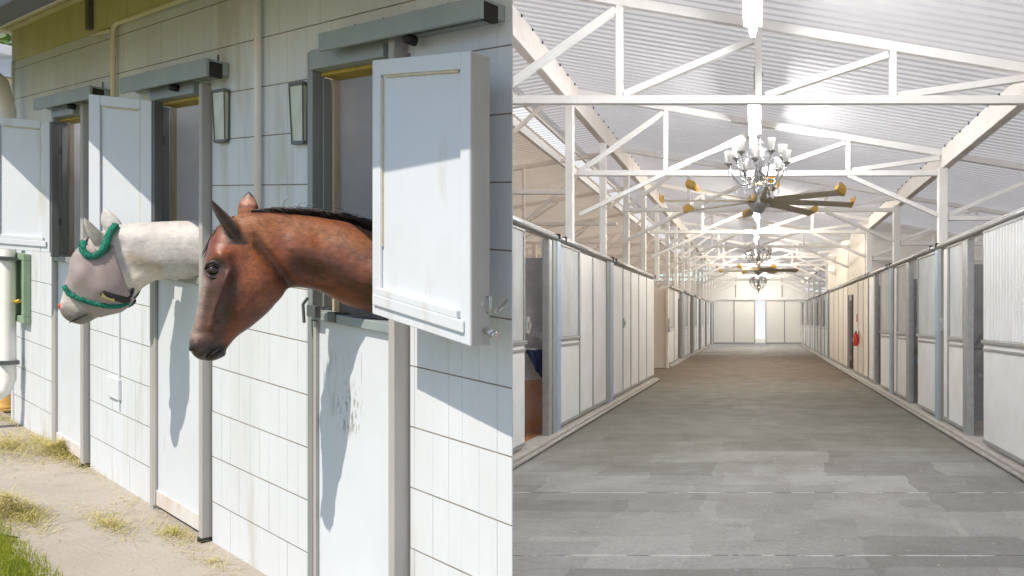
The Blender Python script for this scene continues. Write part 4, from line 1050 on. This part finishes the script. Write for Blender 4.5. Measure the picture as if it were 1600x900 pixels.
# hay rack bars in the nearest right stall and things inside stalls
rt = empty('hay_rack', (3.3, 9.3, -.3), 'slanting tube hay rack inside the nearest right stall', 'hay rack')
q = MB()
for k in range(7):
    q = MB(); q.tube([(2.75+k*.12, 9.42, -.35), (3.15+k*.12, 9.25, .30)], .014, 6); q.build('bar', galv_m, rt)
q = MB(); q.tube([(2.7, 9.43, -.37), (3.6, 9.43, -.37)], .018, 6); q.build('rail', frame_m, rt)
q = MB(); q.tube([(3.1, 9.24, .32), (4.0, 9.24, .32)], .018, 6); q.build('rail', frame_m, rt)
rt = empty('feed_tub', (3.0, 12.2, -1.36), 'pale blue plastic tub inside the second right stall', 'tub')
q = MB(); q.lathe([(.001, .0), (.30, .0), (.36, .72), (.38, .72), (.38, .75), (.345, .75), (.29, .03), (.001, .03)], (3.0, 12.2, -1.36), 20); q.build('tub', blue_m, rt)
q = MB()
for sx in (-1, 1): q.tube([(3.0+sx*.38, 12.12, -.66), (3.0+sx*.44, 12.12, -.72), (3.0+sx*.44, 12.28, -.72), (3.0+sx*.38, 12.28, -.66)], .012, 6)
q.build('handle', blue_m, rt)
# navy rug hung on the partition of the nearest left stall
rt = empty('horse_rug', (-2.75, 8.7, -.45), 'navy horse rug hanging inside the nearest left stall', 'rug')
q = MB(); rr = []
for i in range(10):
    t = i/9; yb_ = 8.72
    rr.append([(-2.53-.24*u*(1-.55*t)-.02*t, 8.72+.02*math.sin(u*14+t*3)-.03*t, -.36-t*.34*(1-.5*u)+.01*math.sin(u*9)) for u in [k/12 for k in range(13)]])
q.rings(rr, close=False, cap=False); o = q.build('cloth', navy_m, rt); o.modifiers.new('solid', 'SOLIDIFY').thickness = .012
q = MB(); q.tube([(-2.48, 8.74, -.35), (-3.1, 8.74, -.35)], .016, 8); q.build('hanging_bar', galv_m, rt)

# fire extinguisher
fx, fy = 2.33, F*HX/(1343-PX)
rt = empty('fire_extinguisher', (fx, fy, -.62), 'red fire extinguisher hung on the cream panels of the right row', 'fire extinguisher')
q = MB(); q.lathe([(.001, 0), (.065, .0), (.072, .02), (.072, .27), (.058, .32), (.025, .345), (.025, .37), (.001, .37)], (fx, fy, -.62), 18); q.build('cylinder', red_m, rt)
q = MB(); q.box(fx-.022, fx+.022, fy-.09, fy+.03, -.249, -.225); q.bar((fx, fy-.10, -.195), (fx, fy+.02, -.215), .022, .015); q.build('handle', black_m, rt)
q = MB(); q.tube([(fx, fy+.03, -.24), (fx-.02, fy+.12, -.27), (fx-.02, fy+.11, -.42), (fx-.02, fy+.09, -.5)], .014, 6); q.build('hose', black_m, rt)
q = MB(); q.box(fx-.078, fx-.0725, fy-.04, fy+.04, -.50, -.39); q.build('label_band', doorw_m, rt)
q = MB(); q.box(fx+.073, fx+.089, fy-.05, fy+.05, -.55, -.2); q.build('wall_bracket', red_m, rt)
rt.scale = (.85, .85, .85)
# red sign plate above it
rt = tag(MB().box(2.405, 2.418, fy+.25, fy+.5, -.05, .15).build('wall_sign', red_m, None, .003), 'small red plate on the cream panels beside the extinguisher', 'sign')

# ------------------------------------------------------------------ chandeliers
def chandelier(loc, label, hang):
    x, y, z = loc; rt = empty('chandelier', loc, label, 'chandelier', 'chandeliers hung along the aisle')
    q = MB(); q.lathe([(.001, -.36), (.03, -.34), (.012, -.30), (.05, -.24), (.07, -.19), (.03, -.14), (.02, -.02), (.045, .04), (.06, .10), (.02, .16), (.015, .34), (.04, .37), (.012, .42), (.001, .43)], loc, 14); q.build('stem', chrome_m, rt)
    q = MB(); zz = z+.42; k = 0
    while zz < hang:
        q.bar((x-.012 if k % 2 else x, y if k % 2 else y-.012, zz), (x-.012 if k % 2 else x, y if k % 2 else y-.012, zz+.05), .006, .006)
        q.bar((x+.012 if k % 2 else x, y if k % 2 else y+.012, zz), (x+.012 if k % 2 else x, y if k % 2 else y+.012, zz+.05), .006, .006); zz += .045; k += 1
    q.lathe([(.001, 0), (.06, 0), (.05, .04), (.001, .05)], (x, y, hang-.05), 14); q.build('chain', chrome_m, rt)
    crys = None
    for k in range(10):
        th = 2*math.pi*k/10+.2; c, s = math.cos(th), math.sin(th); low = k % 2
        rad = .33 if low else .27; up = .08 if low else .19
        f = lambda r, zz: (x+c*r, y+s*r, z+zz)
        q = MB(); q.tube([f(.03, -.10+up*.5), f(.10, -.20+up*.6), f(.19, -.22+up*.7), f(.27*rad/.33, -.15+up*.8), f(rad, -.03+up*.9)], [.012, .011, .010, .010, .011], 6)
        q.lathe([(.001, 0), (.02, .0), (.045, .018), (.048, .026), (.001, .026)], f(rad, -.03+up*.9), 12); arm = q.build('arm', chrome_m, rt)
        q = MB(); q.lathe([(.016, 0), (.034, .018), (.043, .055), (.045, .09), (.055, .125)], f(rad, up*.9), 14); shd = q.build('shade', shade_m, arm)
        shd.modifiers.new('solid', 'SOLIDIFY').thickness = .003
        for rr_, zz in ((rad, -.08+up*.9), (rad*.72, -.28+up*.75), (rad*.45, -.27+up*.6)):
            q = MB(); q.lathe([(.001, .0), (.013, -.016), (.008, -.04), (.001, -.055)], f(rr_, zz), 6)
            q.lathe([(.001, .03), (.010, .02), (.001, .0002)], f(rr_, zz), 6); q.build('crystal_drop', crystal_m, arm)
    for k in range(16):
        q = MB()
        th = 2*math.pi*k/16; c, s = math.cos(th), math.sin(th)
        for j in range(5):
            t = j/4; r_ = .06+.14*t; q.lathe([(.001, .014), (.010, 0), (.001, -.014)], (x+c*r_, y+s*r_, z+.30-.30*t+.10*t*t), 5)
        q.build('bead_swag', crystal_m, rt)
    q = MB(); ellipsoid(q, Vector((x, y, z-.15)), .035, .035, .045, Vector((1, 0, 0)), Vector((0, 1, 0)), zax, 10, 8); q.build('bulb', bulb_m, rt)
    return rt
chandelier((0.0, 8.0, 1.62), 'nearest and largest crystal chandelier hanging in front of the big fan', zr(0)-.02)
chandelier((0.0, 18.6, 1.60), 'middle crystal chandelier, half as wide as the nearest one', zr(0)-.02)
chandelier((0.0, 29.0, 1.42), 'farthest and smallest chandelier, above the bright end door gap', zr(0)-.02)
# ------------------------------------------------------------------ big ceiling fans
def fan(loc, label, rot, rad):
    x, y, z = loc; rt = empty('ceiling_fan', loc, label, 'fan', 'large ceiling fans over the aisle')
    q = MB(); q.tube([(x, y, z+.10), (x, y, zr(0)-.03)], .025, 10); q.lathe([(.001, 0), (.08, 0), (.06, .05), (.001, .06)], (x, y, zr(0)-.09), 12); q.build('down_rod', bsteel_m, rt)
    q = MB(); q.lathe([(.001, .0), (.13, .0), (.16, .04), (.15, .13), (.06, .17), (.001, .17)], (x, y, z), 18); q.build('motor', fyel_m, rt)
    q = MB(); q.lathe([(.001, -.16), (.06, -.15), (.13, -.07), (.17, -.02), (.17, -.001), (.001, -.001)], (x, y, z), 18); q.build('hub', galv_m, rt)
    for k in range(8):
        th = rot+2*math.pi*k/8; d = Vector((math.cos(th), math.sin(th), 0)); n = Vector((-d.y, d.x, 0)); c = Vector(loc)+Vector((0, 0, .03))
        q = MB(); rr = []
        for t in range(7):
            r_ = .15+(rad-.15)*t/6; w = .085; tilt = -.36
            nn = n*math.cos(tilt)+zax*math.sin(tilt); up = zax*math.cos(tilt)-n*math.sin(tilt); cc = c+d*r_-zax*.02*(t/6)**2
            rr.append([cc-nn*w, cc-nn*w*.3+up*.014, cc+nn*w*.5+up*.014, cc+nn*w, cc+nn*w*.4-up*.004, cc-nn*w*.4-up*.004])
        q.rings(rr, smooth=False); bl = q.build('blade', fan_m, rt, .003)
        q = MB(); r0 = rad+.002; tilt = -.36; nn = n*math.cos(tilt)+zax*math.sin(tilt); up = zax*math.cos(tilt)-n*math.sin(tilt)
        q.rings([[c+d*(r0+dr)+nn*(.105*f)+up*(.10*g*(1 if True else 1)) + zax*dz for (f, g) in ((-1, -.25), (1, -.25), (1.0, .3), (.5, .6), (-.5, .6), (-1, .3))] for dr, dz in ((0, 0), (.05, .0), (.075, .05))], smooth=False)
        q.build('blade_tip', fyel_m, bl, .004)
    return rt
fan((0.0, 11.5, 1.82), 'large yellow-tipped ceiling fan just behind the nearest chandelier', .12, 1.46)
fan((0.0, 27.0, 1.80), 'far ceiling fan seen edge-on above the end doors', .35, 1.5)
# ------------------------------------------------------------------ strip lights under the roof
LAMPS = [(3.5, 5.9, 'out-of-line fluorescent strip light nearest the camera, cut by the top edge'), (7.7, 10.2, 'long lit strip light directly behind the nearest truss'),  # first strip lengthened out of view for extra fill light
         (14.6, 16.9, 'lit strip light between the first fan and the middle chandelier'), (19.8, 22.1, 'lit strip light just behind the middle chandelier'),
         (24.4, 26.2, 'lit strip light in front of the far fan'), (31.5, 33.8, 'small far strip light behind the farthest chandelier'), (36.0, 38.0, 'far strip light, second from the end doors'), (39.4, 41.2, 'added strip light right before the end doors, brightening the end wall')]  # last entry is an added strip that brightens the end wall
for (a, b, lab) in LAMPS:
    lx = -.045; rt = empty('strip_light', (lx, (a+b)/2, 2.35), lab.replace('out-of-line ', ''), 'strip light', 'strip lights under the ridge of the aisle')
    q = MB(); q.hexa([(lx-.075, a, 2.35), (lx+.075, a, 2.35), (lx+.075, b, 2.35), (lx-.075, b, 2.35), (lx-.05, a, 2.41), (lx+.05, a, 2.41), (lx+.05, b, 2.41), (lx-.05, b, 2.41)]); q.build('housing', bsteel_m, rt, .005)
    q = MB(); q.tube([(lx, a+.03, 2.305), (lx, b-.03, 2.305)], .030, 10); q.build('tube', lamp_m if a < 14 else lampw_m, rt)
    q = MB(); q.box(lx-.02, lx+.02, a, a+.025, 2.26, 2.3490); q.box(lx-.02, lx+.02, b-.025, b, 2.26, 2.3490); q.build('end_cap', galv_m, rt)
    q = MB(); q.tube([(lx, a+.2, 2.4111), (lx, a+.2, zr(lx)-.01)], .006, 5); q.tube([(lx, b-.2, 2.4111), (lx, b-.2, zr(lx)-.01)], .006, 5); q.build('hanger', galv_m, rt)

# ================================================================== hay, grass, far things
def strands(name, m, areas, rng, label=None, cat=None):
    q = MB()
    for (s0, d0, rs, rd, n, ln, hgt) in areas:
        for _ in range(n):
            a = rng.random()*2*math.pi; r_ = abs(rng.gauss(0, .55))
            s, d = s0+rs*r_*math.cos(a), d0+rd*r_*math.sin(a)
            if d < .02: d = .02+abs(rng.gauss(0, .02))
            z = .008+hgt*max(0, 1-r_)*rng.random(); th = rng.random()*math.pi*2; l = ln*rng.choice((.3, .5, .8, 1.0, 1.5))*rng.uniform(.7, 1.3)
            p = WP(s, d, z); v = U*math.cos(th)*l+NN*math.sin(th)*l+Vector((0, 0, rng.uniform(-.1, .45)*l)); w = Vector((v.y, -v.x, 0)).normalized()*rng.uniform(.0006, .0015)
            if (p+v).z < WP(s, d, 0).z: v.z = 0.004
            mid = p+v*.5+Vector((0, 0, l*.12)); q.poly([p-w, p+w, mid+w]); q.poly([p-w, mid+w, mid-w]); q.poly([mid-w, mid+w, p+v])
    return q.build(name, m, recalc=False)
rg = random.Random(21)
def A_(px, py, rs, rd, n, ln=.09, h=.03):
    s, d = ground_hit(px, py); return (s, d, rs, rd, n, ln, h)
h = strands('scattered_hay', hay_m, [A_(95, 706, .70, .20, 1994, .10, .03), A_(10, 700, .8, .25, 1330, .10, .03), A_(170, 822, .40, .07, 558, .06, .008), A_(40, 812, .42, .10, 930, .07, .015),
                          A_(272, 836, .28, .07, 558, .05, .008), A_(30, 655, .9, .3, 345, .07, .01), A_(200, 790, 1.4, .5, 212, .05, .006), A_(330, 880, .6, .10, 212, .05, .006)], rg)
tag(h, kind='stuff'); h['label'] = 'loose dry hay swept in strips across the sandy path'
for (px, py, lab, n, hh) in ((10, 806, 'tuft of hay heaped at the left picture edge', 1100, .12), (132, 706, 'brownish hay clump against the foot of the third door post', 900, .10)):
    o = strands('hay_clump', hay_m, [A_(px, py, .17, .14, n, .09, hh)], rg)
    tag(o, lab, 'hay clump')
q = MB(); sg_, dg_ = ground_hit(20, 880)
for _ in range(15000):
    s = sg_+rg.uniform(-1.0, 1.3); d = PATH_W+abs(rg.gauss(0, .30))+.03-.09*rg.random()
    p = WP(s, d, .0); l = rg.uniform(.02, .055); v = Vector((rg.gauss(0, .35), rg.gauss(0, .35), 1)).normalized()*l; w = Vector((rg.uniform(-1, 1), rg.uniform(-1, 1), 0)).normalized()*.0022
    q.poly([p-w, p+w, p+v])
tag(q.build('grass', grass_m, recalc=False), kind='stuff')['label'] = 'bright green lawn edge beside the path'
# tree beyond the wing
def tree(loc, hgt, rad, label, seed):
    rng = random.Random(seed); loc = Vector(loc); rt = empty('tree', loc, label, 'tree')
    q = MB(); q.tube([loc, loc+Vector((.1, 0, hgt*.3)), loc+Vector((-.1, .1, hgt*.6))], [.16, .12, .06], 8)
    tips = []
    for k in range(7):
        a = rng.random()*6.28; st_ = loc+Vector((0, 0, hgt*rng.uniform(.25, .55))); en = loc+Vector((math.cos(a)*rad*.7, math.sin(a)*rad*.7, hgt*rng.uniform(.5, .95))); q.tube([st_, st_.lerp(en, .5)+Vector((0, 0, .2)), en], [.06, .04, .015], 6); tips += [en, st_.lerp(en, .6)]
    q.build('trunk', bark_m, rt)
    q = MB()
    for _ in range(5000):
        c = rng.choice(tips)+Vector((rng.gauss(0, .38), rng.gauss(0, .38), rng.gauss(0, .32)))*rad*.6
        if c.z < loc.z+.25: c.z = loc.z+.25+rng.random()*.4
        n = Vector((rng.gauss(0, 1), rng.gauss(0, 1), rng.gauss(.4, 1))).normalized(); a = n.orthogonal().normalized(); b = n.cross(a); l = rng.uniform(.06, .13)
        q.poly([c-a*l, c+b*l*.4, c+a*l, c-b*l*.4])
    q.build('crown', leaf_m, rt, recalc=False)
tree(WP(15.2, -1.72, 0), 4.6, 1.6, 'sunlit green tree beyond the far corner of the stable', 4)
tree(WP(9.2, -.55, 0), 3.1, .6, 'low green bush behind the white downspout', 9)
# neighbouring low building with a white fascia
rt = empty('outbuilding', WP(11.5, -1.5, 0), 'low white outbuilding with peach eave beyond the downspout', 'outbuilding')
q = MB(); wbox(q, 10.6, 13.2, -1.9, -1.25, -.6, 3.3); q.build('wall', siding_m, rt)
q = MB(); wbox(q, 10.0, 13.4, -2.0, -.1, 3.30, 3.56); q.build('fascia', doorw_m, rt)
q = MB(); wbox(q, 9.9, 13.5, -2.1, .0, 3.565, 3.65); q.build('roof', roofing_m, rt)
q = MB(); wbox(q, 10.1, 13.3, -1.24, -.15, 3.22, 3.296); q.build('eave', cream_m, rt)
q = MB(); wbox(q, 10.585, 10.598, -1.8, -1.3, .0, 1.9); q.build('door', dark_m, rt)
# rusty yellow bollard foot by the downspout
BOL = ground_hit(7, 640)
rt = empty('bollard', WP(*BOL, 0), 'short rusty yellow bollard beside the downspout foot', 'bollard')
q = MB(); q.lathe([(.001, .0), (.09, .0), (.09, .03), (.055, .04), (.055, .34), (.04, .37), (.001, .38)], WP(*BOL, 0), 14); q.build('tube', rusty_m, rt)
q = MB(); wbox(q, BOL[0]-.12, BOL[0]+.12, BOL[1]-.12, BOL[1]+.12, .001, .016); q.build('base_plate', rusty_m, rt)

# pale wall added beyond the end doors to make their gap look bright
rt = empty('gap_backing_wall', (0, 56, -1.4), 'pale wall added behind the end doors to brighten their gap', 'wall')
q = MB(); q.box(-9, 9, 56, 56.25, -1.41, 2.6); q.build('wall', doorw_m, rt)
q = MB(); q.box(-9.1, 9.1, 55.9, 56.35, 2.603, 2.75); q.build('coping', kerb_m, rt, .02)
